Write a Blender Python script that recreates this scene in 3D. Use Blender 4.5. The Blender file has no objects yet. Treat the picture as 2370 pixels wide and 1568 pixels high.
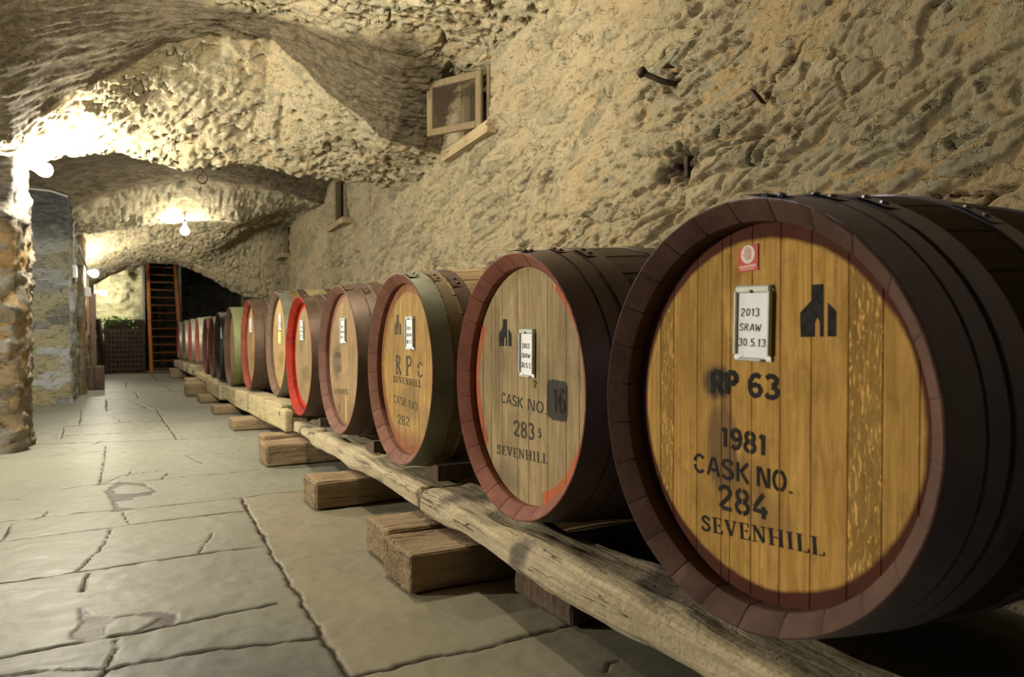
import bpy, math, random
import numpy as np
from mathutils import Vector, Matrix
random.seed(7)
SC = bpy.context.scene
COL = SC.collection
R = math.radians
FLOOR = -0.853          # the camera is the origin; the floor lies this far below it
# ------------------------------------------------------------------ camera
cam_data = bpy.data.cameras.new('camera')
cam_data.sensor_width = 36.0
cam_data.lens = 25.649
cam_data.clip_start = 0.02
cam = bpy.data.objects.new('camera', cam_data)
COL.objects.link(cam)
cam.location = (0, 0, 0)
cam.rotation_euler = (R(90 - 1.0024), 0, R(-28.406))
cam_data.dof.use_dof = True
cam_data.dof.focus_distance = 2.6
cam_data.dof.aperture_fstop = 3.8
SC.camera = cam
# ------------------------------------------------------------------ world, exposure
w = bpy.data.worlds.new('cellar_air'); SC.world = w; w.use_nodes = True
w.node_tree.nodes['Background'].inputs[0].default_value = (0.02, 0.02, 0.022, 1)
w.node_tree.nodes['Background'].inputs[1].default_value = 0.0
SC.view_settings.view_transform = 'Standard'
SC.view_settings.look = 'None'
SC.view_settings.gamma = 1.0
SC.view_settings.use_curve_mapping = False
SC.view_settings.exposure = 2.3
SC.cycles.adaptive_threshold = 0.02
SC.cycles.max_bounces = 8
SC.cycles.diffuse_bounces = 2
SC.cycles.glossy_bounces = 3
SC.cycles.transparent_max_bounces = 6
SC.cycles.caustics_reflective = False
SC.cycles.caustics_refractive = False
# bulb radiance of every lamp: (name, position, strength, colour)
LAMP_COL = (1.0, 0.93, 0.78)
LAMP_COLS = {'crown': (1.0, 0.91, 0.73)}
LAMPS = {
    'pillar': ((-0.445, 5.98, 1.078), 400),
    'vault':  ((0.73, 9.70, 1.165), 75),
    'switch': ((-0.27, 10.9, 0.68), 90),
    'rock':   ((-0.22, 14.78, 0.58), 75),
    'near':   ((-2.95, 3.8, 0.22), 980),
    'crown':  ((0.85, 3.5, 1.77), 240),
}
# ------------------------------------------------------------------ numpy noise
def _h(ix, iy, iz, seed):
    n = (ix.astype(np.int64)*374761393 + iy.astype(np.int64)*668265263 + iz.astype(np.int64)*2147483647 + seed*974711) & 0xffffffff
    n = ((n ^ (n >> 13))*1274126177) & 0xffffffff
    n = ((n ^ (n >> 16))*2246822519) & 0xffffffff
    return ((n ^ (n >> 15)) & 0xffffff)/float(0xffffff)
def vnoise(x, y, z=None, seed=0):
    x = np.asarray(x, float); y = np.asarray(y, float)
    ix = np.floor(x); iy = np.floor(y); fx = x-ix; fy = y-iy
    fx = fx*fx*fx*(fx*(fx*6-15)+10); fy = fy*fy*fy*(fy*(fy*6-15)+10)
    o = np.zeros_like(ix)
    if z is None:
        a = _h(ix, iy, o, seed); b = _h(ix+1, iy, o, seed); c = _h(ix, iy+1, o, seed); d = _h(ix+1, iy+1, o, seed)
        return (a+(b-a)*fx)+((c+(d-c)*fx)-(a+(b-a)*fx))*fy
    z = np.asarray(z, float); iz = np.floor(z); fz = z-iz; fz = fz*fz*(3-2*fz)
    r = []
    for k in (0, 1):
        a = _h(ix, iy, iz+k, seed); b = _h(ix+1, iy, iz+k, seed); c = _h(ix, iy+1, iz+k, seed); d = _h(ix+1, iy+1, iz+k, seed)
        r.append((a+(b-a)*fx)+((c+(d-c)*fx)-(a+(b-a)*fx))*fy)
    return r[0]+(r[1]-r[0])*fz
def fbm(x, y, z=None, seed=0, oct=4, gain=0.5):
    s = 0; a = 1; t = 0
    for k in range(oct):
        f = 2.03**k
        s = s+a*(vnoise(x*f, y*f, None if z is None else z*f, seed+k*17)-0.5); t += a; a *= gain
    return s/t*2
def worley(x, y, seed=0, jit=0.9):
    ix = np.floor(x); iy = np.floor(y)
    f1 = np.full(x.shape, 9.0); f2 = np.full(x.shape, 9.0); idv = np.zeros(x.shape); o = np.zeros_like(ix)
    for dx in (-1, 0, 1):
        for dy in (-1, 0, 1):
            cx = ix+dx; cy = iy+dy
            px = cx+0.5+jit*(_h(cx, cy, o, seed)-0.5); py = cy+0.5+jit*(_h(cx, cy, o, seed+5)-0.5)
            d = np.sqrt((px-x)**2+(py-y)**2)
            i = _h(cx, cy, o, seed+9)
            n = d < f1
            f2 = np.where(n, f1, np.minimum(f2, d)); idv = np.where(n, i, idv); f1 = np.where(n, d, f1)
    return f1, f2, idv
def sst(a, b, x):
    t = np.clip((x-a)/(b-a), 0, 1); return t*t*(3-2*t)
def rubble(u, v, su, sv, seed=0, fill=0.35, amp=0.03):
    """rubble stones of size su x sv bedded in mortar; returns height, stone mask, stone id"""
    wu = u+0.30*su*fbm(u/su*0.9, v/sv*0.9, seed=seed+1, oct=3)*2
    wv = v+0.30*sv*fbm(u/su*0.9, v/sv*0.9, seed=seed+2, oct=3)*2
    f1, f2, i = worley(wu/su, wv/sv, seed)
    edge = 0.7*sst(0.03, 0.15, f2-f1)+0.3*sst(0.05, 0.4, f2-f1)
    sh = edge*(0.25+0.75*i)+0.20*fbm(u/su*3, v/sv*3, seed=seed+3, oct=3)
    lev = fill+0.5*fbm(u/(su*3.2), v/(sv*4.2), seed=seed+4, oct=3)
    m = sst(-0.06, 0.06, sh-lev)
    h = np.maximum(sh, lev+0.1*fbm(u/0.05, v/0.05, seed=seed+6, oct=3))
    pit = vnoise(u/0.035, v/0.03, seed=seed+8)
    h = h-0.35*sst(0.80, 0.95, pit)*sst(0.4, 0.7, vnoise(u/0.3, v/0.3, seed=seed+11))
    h = h+0.12*fbm(u/0.03, v/0.02, seed=seed+7, oct=3)
    return h*amp, m, i
# ------------------------------------------------------------------ mesh helpers
def link(o, parent=None):
    COL.objects.link(o)
    if parent is not None: o.parent = parent
    return o
def mesh_np(name, V, F, mat=None, parent=None, smooth=False, attrs=None):
    V = np.asarray(V, np.float32); F = np.asarray(F, np.int32)
    me = bpy.data.meshes.new(name)
    me.vertices.add(len(V)); me.vertices.foreach_set('co', V.ravel())
    n, k = F.shape
    me.loops.add(n*k); me.loops.foreach_set('vertex_index', F.ravel())
    me.polygons.add(n); me.polygons.foreach_set('loop_start', np.arange(0, n*k, k, dtype=np.int32))
    me.polygons.foreach_set('loop_total', np.full(n, k, np.int32))
    if smooth: me.polygons.foreach_set('use_smooth', np.ones(n, bool))
    for a, d in (attrs or {}).items():
        at = me.attributes.new(a, 'FLOAT', 'POINT'); at.data.foreach_set('value', np.asarray(d, np.float32).ravel())
    me.update(calc_edges=True); me.validate()
    if mat: me.materials.append(mat)
    return link(bpy.data.objects.new(name, me), parent)
def grid_faces(nu, nv, flip=False):
    a = (np.arange(nu-1)[:, None]*nv+np.arange(nv-1)[None, :]).ravel()
    f = np.stack([a, a+nv, a+nv+1, a+1], 1)
    return f[:, ::-1] if flip else f
class MB:
    """collects simple shapes and links them as one mesh object"""
    def __init__(s): s.v = []; s.f = []; s.a = []
    def add(s, V, F, val=0.0):
        b = len(s.v); s.v += [tuple(p) for p in V]; s.f += [tuple(i+b for i in q) for q in F]; s.a += [val]*len(V); return s
    def box(s, x0, x1, y0, y1, z0, z1, bev=0.0, val=0.0, mat=None):
        b = min(bev, (x1-x0)*.45, (y1-y0)*.45, (z1-z0)*.45)
        if b <= 0:
            V = [(x, y, z) for x in (x0, x1) for y in (y0, y1) for z in (z0, z1)]
            F = [(0, 1, 3, 2), (4, 6, 7, 5), (0, 4, 5, 1), (2, 3, 7, 6), (0, 2, 6, 4), (1, 5, 7, 3)]
        else:
            V = []; idx = {}
            X = (x0, x1); Y = (y0, y1); Z = (z0, z1)
            for i in (0, 1):
                for j in (0, 1):
                    for k in (0, 1):
                        for ax in range(3):
                            p = [X[i], Y[j], Z[k]]
                            for q in range(3):
                                if q != ax: p[q] += b if (i, j, k)[q] == 0 else -b
                            idx[(i, j, k, ax)] = len(V); V.append(tuple(p))
            F = []
            for ax in range(3):
                o = [q for q in range(3) if q != ax]
                for s_ in (0, 1):
                    c = []
                    for (m, n) in ((0, 0), (1, 0), (1, 1), (0, 1)):
                        t = [0, 0, 0]; t[ax] = s_; t[o[0]] = m; t[o[1]] = n; c.append(idx[(*t, ax)])
                    F.append(tuple(c))
                for m in (0, 1):
                    for n in (0, 1):
                        c = []
                        for (e, q) in ((0, o[0]), (1, o[0]), (1, o[1]), (0, o[1])):
                            t = [0, 0, 0]; t[ax] = e; t[o[0]] = m; t[o[1]] = n; c.append(idx[(*t, q)])
                        F.append(tuple(c))
            for i in (0, 1):
                for j in (0, 1):
                    for k in (0, 1): F.append((idx[(i, j, k, 0)], idx[(i, j, k, 1)], idx[(i, j, k, 2)]))
        if mat is not None: V = [tuple(mat @ Vector(p)) for p in V]
        return s.add(V, F, val)
    def prism(s, poly, d0, d1, axis='x', val=0.0):
        """poly of (u,v) extruded from d0 to d1; axis x: (d,u,v); y: (u,d,v); z: (u,v,d)"""
        n = len(poly)
        f = {'x': lambda u, v, d: (d, u, v), 'y': lambda u, v, d: (u, d, v), 'z': lambda u, v, d: (u, v, d)}[axis]
        V = [f(u, v, d0) for u, v in poly]+[f(u, v, d1) for u, v in poly]
        F = [tuple(range(n)), tuple(range(2*n-1, n-1, -1))]+[(i, (i+1) % n, n+(i+1) % n, n+i) for i in range(n)]
        return s.add(V, F, val)
    def tube(s, pts, r, n=8, cap=True):
        pts = [Vector(p) for p in pts]; rings = []
        rr = r if isinstance(r, (list, tuple)) else [r]*len(pts)
        for i, p in enumerate(pts):
            t = (pts[min(i+1, len(pts)-1)]-pts[max(i-1, 0)]).normalized()
            a = Vector((0, 0, 1)) if abs(t.z) < 0.9 else Vector((1, 0, 0))
            u = t.cross(a).normalized(); v = t.cross(u)
            rings.append([tuple(p+(u*math.cos(k*2*math.pi/n)+v*math.sin(k*2*math.pi/n))*rr[i]) for k in range(n)])
        V = [q for ri in rings for q in ri]; F = []
        for i in range(len(pts)-1):
            for k in range(n): F.append((i*n+k, i*n+(k+1) % n, (i+1)*n+(k+1) % n, (i+1)*n+k))
        if cap: F += [tuple(range(n-1, -1, -1)), tuple(range((len(pts)-1)*n, len(pts)*n))]
        return s.add(V, F)
    def lathe(s, prof, n=32, axis='z', c=(0, 0, 0)):
        """prof: list of (d, r) along the axis"""
        V = []
        for d, r in prof:
            for k in range(n):
                a = 2*math.pi*k/n; x, y = r*math.cos(a), r*math.sin(a)
                p = {'z': (x, y, d), 'x': (d, x, y), 'y': (x, d, y)}[axis]
                V.append((p[0]+c[0], p[1]+c[1], p[2]+c[2]))
        F = [(i*n+k, i*n+(k+1) % n, (i+1)*n+(k+1) % n, (i+1)*n+k) for i in range(len(prof)-1) for k in range(n)]
        return s.add(V, F)
    def build(s, name, mat, parent=None, smooth=False, attr=None, loc=None, smooth_angle=0):
        me = bpy.data.meshes.new(name); me.from_pydata(s.v, [], s.f)
        if attr:
            at = me.attributes.new(attr, 'FLOAT', 'POINT'); at.data.foreach_set('value', np.array(s.a, np.float32))
        import bmesh
        bm = bmesh.new(); bm.from_mesh(me); bmesh.ops.recalc_face_normals(bm, faces=bm.faces); bm.to_mesh(me); bm.free()
        if smooth or smooth_angle:
            for p in me.polygons: p.use_smooth = True
            if smooth_angle: me.set_sharp_from_angle(angle=R(smooth_angle))
        if mat: me.materials.append(mat)
        o = link(bpy.data.objects.new(name, me), parent)
        if loc: o.location = loc
        return o
def tag(o, label=None, cat=None, group=None, kind=None):
    if label: o['label'] = label
    if cat: o['category'] = cat
    if group: o['group'] = group
    if kind: o['kind'] = kind
    return o
def thing(name, label, cat, loc, rz=0.0, group=None):
    o = bpy.data.objects.new(name, None); COL.objects.link(o); o.location = loc; o.rotation_euler = (0, 0, rz)
    o.empty_display_size = 0.05
    return tag(o, label, cat, group)
# ------------------------------------------------------------------ materials
class NT:
    def __init__(s, name):
        s.m = bpy.data.materials.new(name); s.m.use_nodes = True; s.t = s.m.node_tree; s.n = s.t.nodes
        s.b = s.n['Principled BSDF']; s.out = s.n['Material Output']
    def node(s, t, **kw):
        n = s.n.new(t)
        for k, v in kw.items(): setattr(n, k, v)
        return n
    def put(s, sock, v):
        if hasattr(v, 'is_linked') or isinstance(v, bpy.types.NodeSocket): s.t.links.new(v, sock)
        else:
            if isinstance(v, (tuple, list)) and len(v) == 3 and sock.type == 'RGBA': v = (*v, 1)
            sock.default_value = v
    def coord(s, kind='Object', scale=(1, 1, 1), loc=(0, 0, 0)):
        c = s.node('ShaderNodeTexCoord').outputs[kind]
        m = s.node('ShaderNodeMapping'); m.inputs['Scale'].default_value = scale; m.inputs['Location'].default_value = loc
        s.t.links.new(c, m.inputs[0]); return m.outputs[0]
    def noise(s, co, scale=5, detail=4, rough=0.55, dist=0.0):
        n = s.node('ShaderNodeTexNoise'); s.put(n.inputs['Vector'], co)
        n.inputs['Scale'].default_value = scale; n.inputs['Detail'].default_value = detail; n.inputs['Roughness'].default_value = rough; n.inputs['Distortion'].default_value = dist
        return n.outputs[0]
    def vor(s, co, scale=5, feature='F1'):
        n = s.node('ShaderNodeTexVoronoi', feature=feature); s.put(n.inputs['Vector'], co); n.inputs['Scale'].default_value = scale
        return n.outputs[0]
    def attr(s, name):
        return s.node('ShaderNodeAttribute', attribute_name=name).outputs['Fac']
    def ramp(s, fac, stops):
        r = s.node('ShaderNodeValToRGB'); e = r.color_ramp.elements
        while len(e) < len(stops): e.new(0.5)
        for el, (p, c) in zip(e, stops): el.position = p; el.color = (*c, 1) if len(c) == 3 else c
        s.put(r.inputs[0], fac); return r.outputs[0]
    def mr(s, v, a, b, c=0.0, d=1.0, smooth=False):
        n = s.node('ShaderNodeMapRange'); n.clamp = True
        if smooth: n.interpolation_type = 'SMOOTHSTEP'
        s.put(n.inputs[0], v)
        for i, x in enumerate((a, b, c, d)): s.put(n.inputs[i+1], x)
        return n.outputs[0]
    def math(s, op, a, b=0.0, c=0.0):
        n = s.node('ShaderNodeMath', operation=op); s.put(n.inputs[0], a); s.put(n.inputs[1], b); s.put(n.inputs[2], c); return n.outputs[0]
    def mix(s, fac, a, b, mode='MIX'):
        n = s.node('ShaderNodeMix', data_type='RGBA', blend_type=mode); n.clamp_factor = True
        s.put(n.inputs[0], fac); s.put(n.inputs[6], a); s.put(n.inputs[7], b); return n.outputs[2]
    def bump(s, h, strength=0.5, dist=0.01, normal=None):
        n = s.node('ShaderNodeBump'); s.put(n.inputs['Height'], h); n.inputs['Strength'].default_value = strength; n.inputs['Distance'].default_value = dist
        if normal is not None: s.put(n.inputs['Normal'], normal)
        return n.outputs[0]
    def xyz(s, v):
        n = s.node('ShaderNodeSeparateXYZ'); s.put(n.inputs[0], v); return n.outputs
    def done(s, color=None, rough=0.7, metal=0.0, normal=None, spec=None):
        if color is not None: s.put(s.b.inputs['Base Color'], color)
        s.put(s.b.inputs['Roughness'], rough); s.put(s.b.inputs['Metallic'], metal)
        if normal is not None: s.put(s.b.inputs['Normal'], normal)
        if spec is not None: s.put(s.b.inputs['Specular IOR Level'], spec)
        return s.m
def plain(name, col, rough=0.6, metal=0.0, var=0.25, scale=30, bump=0.15):
    t = NT(name); co = t.coord()
    n = t.noise(co, scale, 5, 0.6)
    c = t.mix(t.mr(n, 0.3, 0.75), tuple(x*(1-var) for x in col), tuple(min(1, x*(1+var)) for x in col))
    return t.done(c, rough, metal, t.bump(n, bump, 0.004), 0.12)
def stone_mat(name, mortar, mortar2, stones, slate, pale=(0.5, 0.46, 0.34), crisp=False):
    t = NT(name); co = t.coord()
    st = t.attr('stone'); ti = t.attr('tint'); sl = t.attr('slate')
    n1 = t.noise(co, 2.2, 5, 0.6); n2 = t.noise(co, 14, 6, 0.65); n3 = t.noise(co, 70, 4, 0.6)
    n4 = t.noise(t.coord(scale=(5, 5, 15), loc=(3, 1, 2)), 1.6, 7, 0.68, 0.8)
    mo = t.mix(t.mr(n1, 0.35, 0.66), mortar, mortar2)
    mo = t.mix(t.mr(n2, 0.35, 0.8, 0.0, 0.45), mo, tuple(x*0.55 for x in mortar2))
    mo = t.mix(t.math('MULTIPLY', t.attr('ochre'), t.mr(n1, 0.3, 0.6, 0.4, 1.0)), mo, (0.60, 0.435, 0.22))
    so = t.ramp(ti, [(i/(len(stones)-1), c) for i, c in enumerate(stones)])
    so = t.mix(t.mr(n2, 0.3, 0.75, 0, 0.3 if crisp else 0.75), so, tuple(min(1, x*1.15) for x in pale))
    c = t.mix(st if crisp else t.math('MULTIPLY', st, t.mr(n1, 0.25, 0.6, 0.35, 1.0)), mo, so)
    slco = t.coord(scale=(3, 12, 12)); sn = t.noise(slco, 2.5, 6, 0.6, 0.6)
    slc = t.mix(t.mr(sn, 0.36, 0.66), tuple(x*0.4 for x in slate), tuple(x*1.7 for x in slate))
    c = t.mix(t.mr(n4, 0.58, 0.72, 0, 0.2 if crisp else 0.6), c, t.mix(n1, tuple(x*0.75 for x in stones[1]), tuple(x*0.8 for x in stones[0])))
    c = t.mix(t.mr(n4, 0.32, 0.42, 0.5, 0), c, tuple(min(1, x*1.15) for x in mortar))
    c = t.mix(sl, c, slc)
    n5 = t.noise(co, 26, 8, 0.78)
    c = t.mix(t.mr(n5, 0.585, 0.69, 0, 0.8), c, tuple(x*0.28 for x in mortar2))  # bump pits coloured dark, standing in for crevice shade
    c = t.mix(t.mr(n5, 0.30, 0.42, 0.45, 0), c, tuple(min(1, x*1.25) for x in mortar))
    k2 = t.noise(t.coord(scale=(1, 1, 1.9), loc=(9, 4, 1)), 5.5, 6, 0.55, 0.35)
    cr = t.mr(t.math('ABSOLUTE', t.math('SUBTRACT', k2, 0.5)), 0.0, 0.011, 1.0, 0.0)
    cr = t.math('MULTIPLY', t.math('MULTIPLY', cr, t.mr(n4, 0.44, 0.54)), t.math('SUBTRACT', 1.0, sl))
    c = t.mix(t.math('MULTIPLY', cr, 0.38), c, tuple(x*0.25 for x in mortar2))
    c = t.mix(t.mr(n3, 0.58, 0.70, 0, 0.35), c, tuple(x*0.45 for x in mortar2))
    h0 = t.math('SUBTRACT', t.math('MULTIPLY', t.math('SUBTRACT', 1.0, n5), 1.1), t.math('MULTIPLY', cr, 0.9))
    h = t.math('ADD', t.math('ADD', t.math('MULTIPLY', n2, 0.5), t.math('MULTIPLY', n3, 0.35)), t.math('MULTIPLY', n4, 0.8))
    return t.done(c, 0.93, 0, t.bump(t.math('ADD', h, h0), 1.0, 0.03), 0.15)
M = {}
M['wall'] = stone_mat('stone_wall', (0.66, 0.57, 0.38), (0.62, 0.50, 0.30), [(0.48, 0.42, 0.25), (0.37, 0.315, 0.185), (0.6, 0.5, 0.295), (0.28, 0.25, 0.155), (0.54, 0.42, 0.23)], (0.075, 0.052, 0.032))
M['ceiling'] = stone_mat('rubble_vault', (0.74, 0.63, 0.40), (0.66, 0.53, 0.31), [(0.55, 0.52, 0.33), (0.42, 0.36, 0.23), (0.62, 0.55, 0.36), (0.36, 0.35, 0.22)], (0.15, 0.118, 0.075))
M['pillar'] = stone_mat('pillar_stone', (0.42, 0.30, 0.15), (0.36, 0.24, 0.10), [(0.08, 0.072, 0.056), (0.32, 0.23, 0.12), (0.13, 0.11, 0.085), (0.37, 0.345, 0.305), (0.19, 0.16, 0.105)], (0.10, 0.09, 0.08), crisp=True)
M['pillar_grey'] = stone_mat('pillar_grey_stone', (0.50, 0.46, 0.29), (0.44, 0.38, 0.22), [(0.13, 0.14, 0.12), (0.46, 0.44, 0.31), (0.09, 0.10, 0.095), (0.58, 0.62, 0.66), (0.22, 0.23, 0.18)], (0.10, 0.105, 0.105), crisp=True)
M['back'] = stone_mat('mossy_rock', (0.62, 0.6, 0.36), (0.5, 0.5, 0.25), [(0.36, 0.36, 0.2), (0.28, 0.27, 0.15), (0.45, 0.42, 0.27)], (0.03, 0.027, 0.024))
M['dark_stone'] = plain('dark_cellar_stone', (0.06, 0.05, 0.036), 0.95)
def floor_mat():
    t = NT('flagstone'); co = t.coord()
    jo = t.attr('joint'); pa = t.attr('patch'); sb = t.attr('slab'); ti = t.attr('tint')
    n1 = t.noise(co, 1.6, 5, 0.6); n2 = t.noise(t.coord(scale=(1, 2.5, 1)), 7, 6, 0.62); n3 = t.noise(co, 90, 3, 0.6)
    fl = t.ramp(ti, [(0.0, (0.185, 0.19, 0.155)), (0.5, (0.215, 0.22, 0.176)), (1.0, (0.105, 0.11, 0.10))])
    fl = t.mix(t.mr(n2, 0.3, 0.72, 0, 0.5), fl, (0.26, 0.25, 0.195))
    fl = t.mix(t.mr(n2, 0.64, 0.8, 0, 0.45), fl, (0.085, 0.08, 0.066))
    sc = t.mix(t.mr(n1, 0.35, 0.65), (0.275, 0.252, 0.18), (0.215, 0.20, 0.15))
    sc = t.mix(t.mr(n2, 0.55, 0.75, 0, 0.4), sc, (0.13, 0.11, 0.078))
    c = t.mix(sb, fl, sc)
    c = t.mix(pa, c, t.mix(n2, (0.062, 0.049, 0.038), (0.088, 0.072, 0.056)))
    c = t.mix(t.math('MULTIPLY', jo, 0.93), c, t.mix(n3, (0.025, 0.019, 0.014), (0.07, 0.054, 0.04)))
    c = t.mix(t.mr(n3, 0.66, 0.78, 0, 0.3), c, (0.06, 0.053, 0.043))
    h = t.math('ADD', t.math('MULTIPLY', n2, 0.6), t.math('MULTIPLY', n3, 0.12))
    return t.done(c, t.math('MAXIMUM', t.mr(n2, 0.3, 0.75, 0.38, 0.55), jo), 0, t.bump(h, 0.35, 0.012), t.math('MULTIPLY', t.math('SUBTRACT', 1.0, jo), 0.16))
M['floor'] = floor_mat()
def timber_mat(name, c0, c1, dark, axis='y', stain=0.0):
    t = NT(name)
    sc = {'x': (1.2, 14, 14), 'y': (14, 1.2, 14), 'z': (14, 14, 1.2)}[axis]
    g = t.noise(t.coord(scale=sc), 3.0, 6, 0.65, 0.5); co = t.coord()
    n = t.noise(co, 5, 5, 0.6); f = t.noise(co, 60, 4, 0.6)
    c = t.mix(t.mr(g, 0.3, 0.7), c0, c1)
    c = t.mix(t.mr(n, 0.52, 0.72, 0, 0.7), c, dark)
    c = t.mix(t.mr(g, 0.64, 0.72, 0, 0.75), c, tuple(x*0.4 for x in dark))
    k2 = t.noise(t.coord(scale=tuple(8.0 if q > 5 else 0.4 for q in sc), loc=(4, 4, 4)), 1.6, 4, 0.55, 0.15)
    cr = t.mr(t.math('ABSOLUTE', t.math('SUBTRACT', k2, 0.5)), 0.0, 0.008, 1.0, 0.0)
    cr = t.math('MULTIPLY', cr, t.mr(n, 0.48, 0.58))
    c = t.mix(t.math('MULTIPLY', cr, 0.35), c, tuple(x*0.35 for x in dark))
    if axis == 'x':      # sawn end grain
        nx = t.math('ABSOLUTE', t.xyz(t.node('ShaderNodeNewGeometry').outputs['Normal'])[0])
        eg = t.noise(t.coord(scale=(5, 10, 45), loc=(1, 2, 3)), 2.5, 5, 0.7, 1.5)
        c = t.mix(t.math('MULTIPLY', t.mr(nx, 0.75, 0.9), t.mr(eg, 0.42, 0.62, 0, 0.7)), c, tuple(x*0.7 for x in dark))
    if stain: c = t.mix(t.mr(t.noise(co, 3.1, 2, 0.4), 0.60, 0.66, 0, stain), c, (0.025, 0.027, 0.03))
    h = t.math('SUBTRACT', t.math('ADD', g, t.math('MULTIPLY', f, 0.4)), t.math('MULTIPLY', cr, 1.2))
    return t.done(c, 0.9, 0, t.bump(h, 1.0, 0.016), 0.2)
M['rail'] = timber_mat('weathered_rail_timber', (0.38, 0.315, 0.205), (0.52, 0.44, 0.295), (0.22, 0.175, 0.11), 'y', 0.7)
M['rail_pale'] = timber_mat('pale_rail_timber', (0.44, 0.36, 0.2), (0.52, 0.44, 0.26), (0.3, 0.24, 0.13), 'y', 0.3)
M['block'] = timber_mat('bearer_timber', (0.26, 0.185, 0.11), (0.38, 0.285, 0.17), (0.13, 0.09, 0.052), 'x')
M['dark_wood'] = timber_mat('dark_old_wood', (0.09, 0.065, 0.045), (0.14, 0.10, 0.07), (0.05, 0.036, 0.027), 'z')
M['rack_wood'] = timber_mat('blackened_rack_wood', (0.04, 0.03, 0.02), (0.06, 0.045, 0.03), (0.025, 0.018, 0.013), 'z')
M['ladder'] = timber_mat('orange_varnished_wood', (0.33, 0.125, 0.03), (0.43, 0.17, 0.042), (0.22, 0.08, 0.02), 'z')
M['tread'] = timber_mat('ladder_tread_wood', (0.11, 0.045, 0.018), (0.15, 0.06, 0.025), (0.06, 0.025, 0.012), 'x')
M['window_wood'] = timber_mat('grey_brown_window_wood', (0.17, 0.128, 0.07), (0.24, 0.185, 0.105), (0.11, 0.08, 0.048), 'z')
M['sill_wood'] = timber_mat('pale_sill_wood', (0.34, 0.265, 0.15), (0.42, 0.335, 0.2), (0.24, 0.18, 0.1), 'y')
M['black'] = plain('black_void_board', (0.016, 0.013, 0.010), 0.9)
M['iron'] = plain('rusty_iron', (0.06, 0.042, 0.032), 0.65, 0.3, 0.4)
M['tin'] = plain('zinc_tin', (0.56, 0.60, 0.54), 0.6, 0.15, 0.12)
M['white'] = plain('white_card', (0.93, 0.93, 0.95), 0.6, 0, 0.03)
M['yellow_card'] = plain('yellow_green_card', (0.62, 0.68, 0.27), 0.6, 0, 0.05)
M['ink'] = plain('black_ink', (0.03, 0.025, 0.035), 0.6, 0, 0.1)
M['stencil'] = plain('worn_black_stencil_paint', (0.030, 0.028, 0.027), 0.9, 0, 0.5, 60)
M['stencil_soft'] = plain('faded_stencil_paint', (0.085, 0.068, 0.05), 0.8, 0, 0.35, 60)
M['stencil_faint'] = plain('faint_stencil_paint', (0.125, 0.095, 0.06), 0.8, 0, 0.3, 60)
M['red'] = plain('red_notice', (0.62, 0.045, 0.04), 0.4, 0, 0.06)
M['pink'] = plain('pink_print', (0.75, 0.42, 0.36), 0.5, 0, 0.06)
M['cream'] = plain('cream_print', (0.86, 0.80, 0.64), 0.5, 0, 0.04)
M['conduit'] = plain('grey_conduit', (0.42, 0.41, 0.36), 0.5, 0, 0.1)
M['box_white'] = plain('white_switch_plastic', (0.68, 0.7, 0.7), 0.4, 0, 0.04)
M['grey_paint'] = plain('blue_grey_paint', (0.17, 0.19, 0.2), 0.6, 0, 0.15)
M['copper_pipe'] = plain('pinkish_board', (0.42, 0.25, 0.15), 0.6, 0, 0.15)
M['socket'] = plain('white_socket', (0.75, 0.74, 0.7), 0.4, 0, 0.03)
def leaf_mat():
    t = NT('green_leaf'); n = t.noise(t.coord(), 18, 3)
    return t.done(t.mix(n, (0.05, 0.16, 0.02), (0.16, 0.36, 0.05)), 0.5)
M['leaf'] = leaf_mat()
def glass_mat():
    t = NT('dusty_glass'); t.n.remove(t.b)
    tr = t.node('ShaderNodeBsdfTransparent'); di = t.node('ShaderNodeBsdfDiffuse'); di.inputs[0].default_value = (0.22, 0.17, 0.11, 1)
    gl = t.node('ShaderNodeBsdfGlossy'); gl.inputs['Roughness'].default_value = 0.1
    m1 = t.node('ShaderNodeMixShader'); m1.inputs[0].default_value = 0.08; t.t.links.new(tr.outputs[0], m1.inputs[1]); t.t.links.new(di.outputs[0], m1.inputs[2])
    m2 = t.node('ShaderNodeMixShader'); m2.inputs[0].default_value = 0.05; t.t.links.new(m1.outputs[0], m2.inputs[1]); t.t.links.new(gl.outputs[0], m2.inputs[2])
    t.t.links.new(m2.outputs[0], t.out.inputs[0]); return t.m
M['glass'] = glass_mat()
def bulb_mat(name, strength, col):
    t = NT(name); t.put(t.b.inputs['Base Color'], (0.9, 0.9, 0.88)); t.put(t.b.inputs['Emission Color'], (*col, 1)); t.put(t.b.inputs['Emission Strength'], strength)
    return t.m
def hoop_mat(name, col, col2, rough=0.5, metal=0.35):
    t = NT(name); co = t.coord(); n = t.noise(co, 9, 6, 0.65); f = t.noise(co, 55, 4, 0.6)
    c = t.mix(t.mr(n, 0.35, 0.68), col, col2)
    c = t.mix(t.mr(f, 0.6, 0.78, 0, 0.5), c, tuple(min(1, x*1.9+0.02) for x in col))
    return t.done(c, t.mr(n, 0.3, 0.7, rough-0.08, rough+0.18), metal, t.bump(f, 0.25, 0.003))
def stave_mat(name, col):
    t = NT(name); g = t.noise(t.coord(scale=(1, 12, 12)), 4, 6, 0.6, 0.4); n = t.noise(t.coord(), 4, 4)
    c = t.mix(t.mr(g, 0.3, 0.72), tuple(x*0.6 for x in col), tuple(x*1.3 for x in col))
    c = t.mix(t.mr(n, 0.5, 0.75, 0, 0.6), c, tuple(x*0.4 for x in col))
    return t.done(c, 0.75, 0, t.bump(g, 0.4, 0.006), 0.3)
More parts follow.
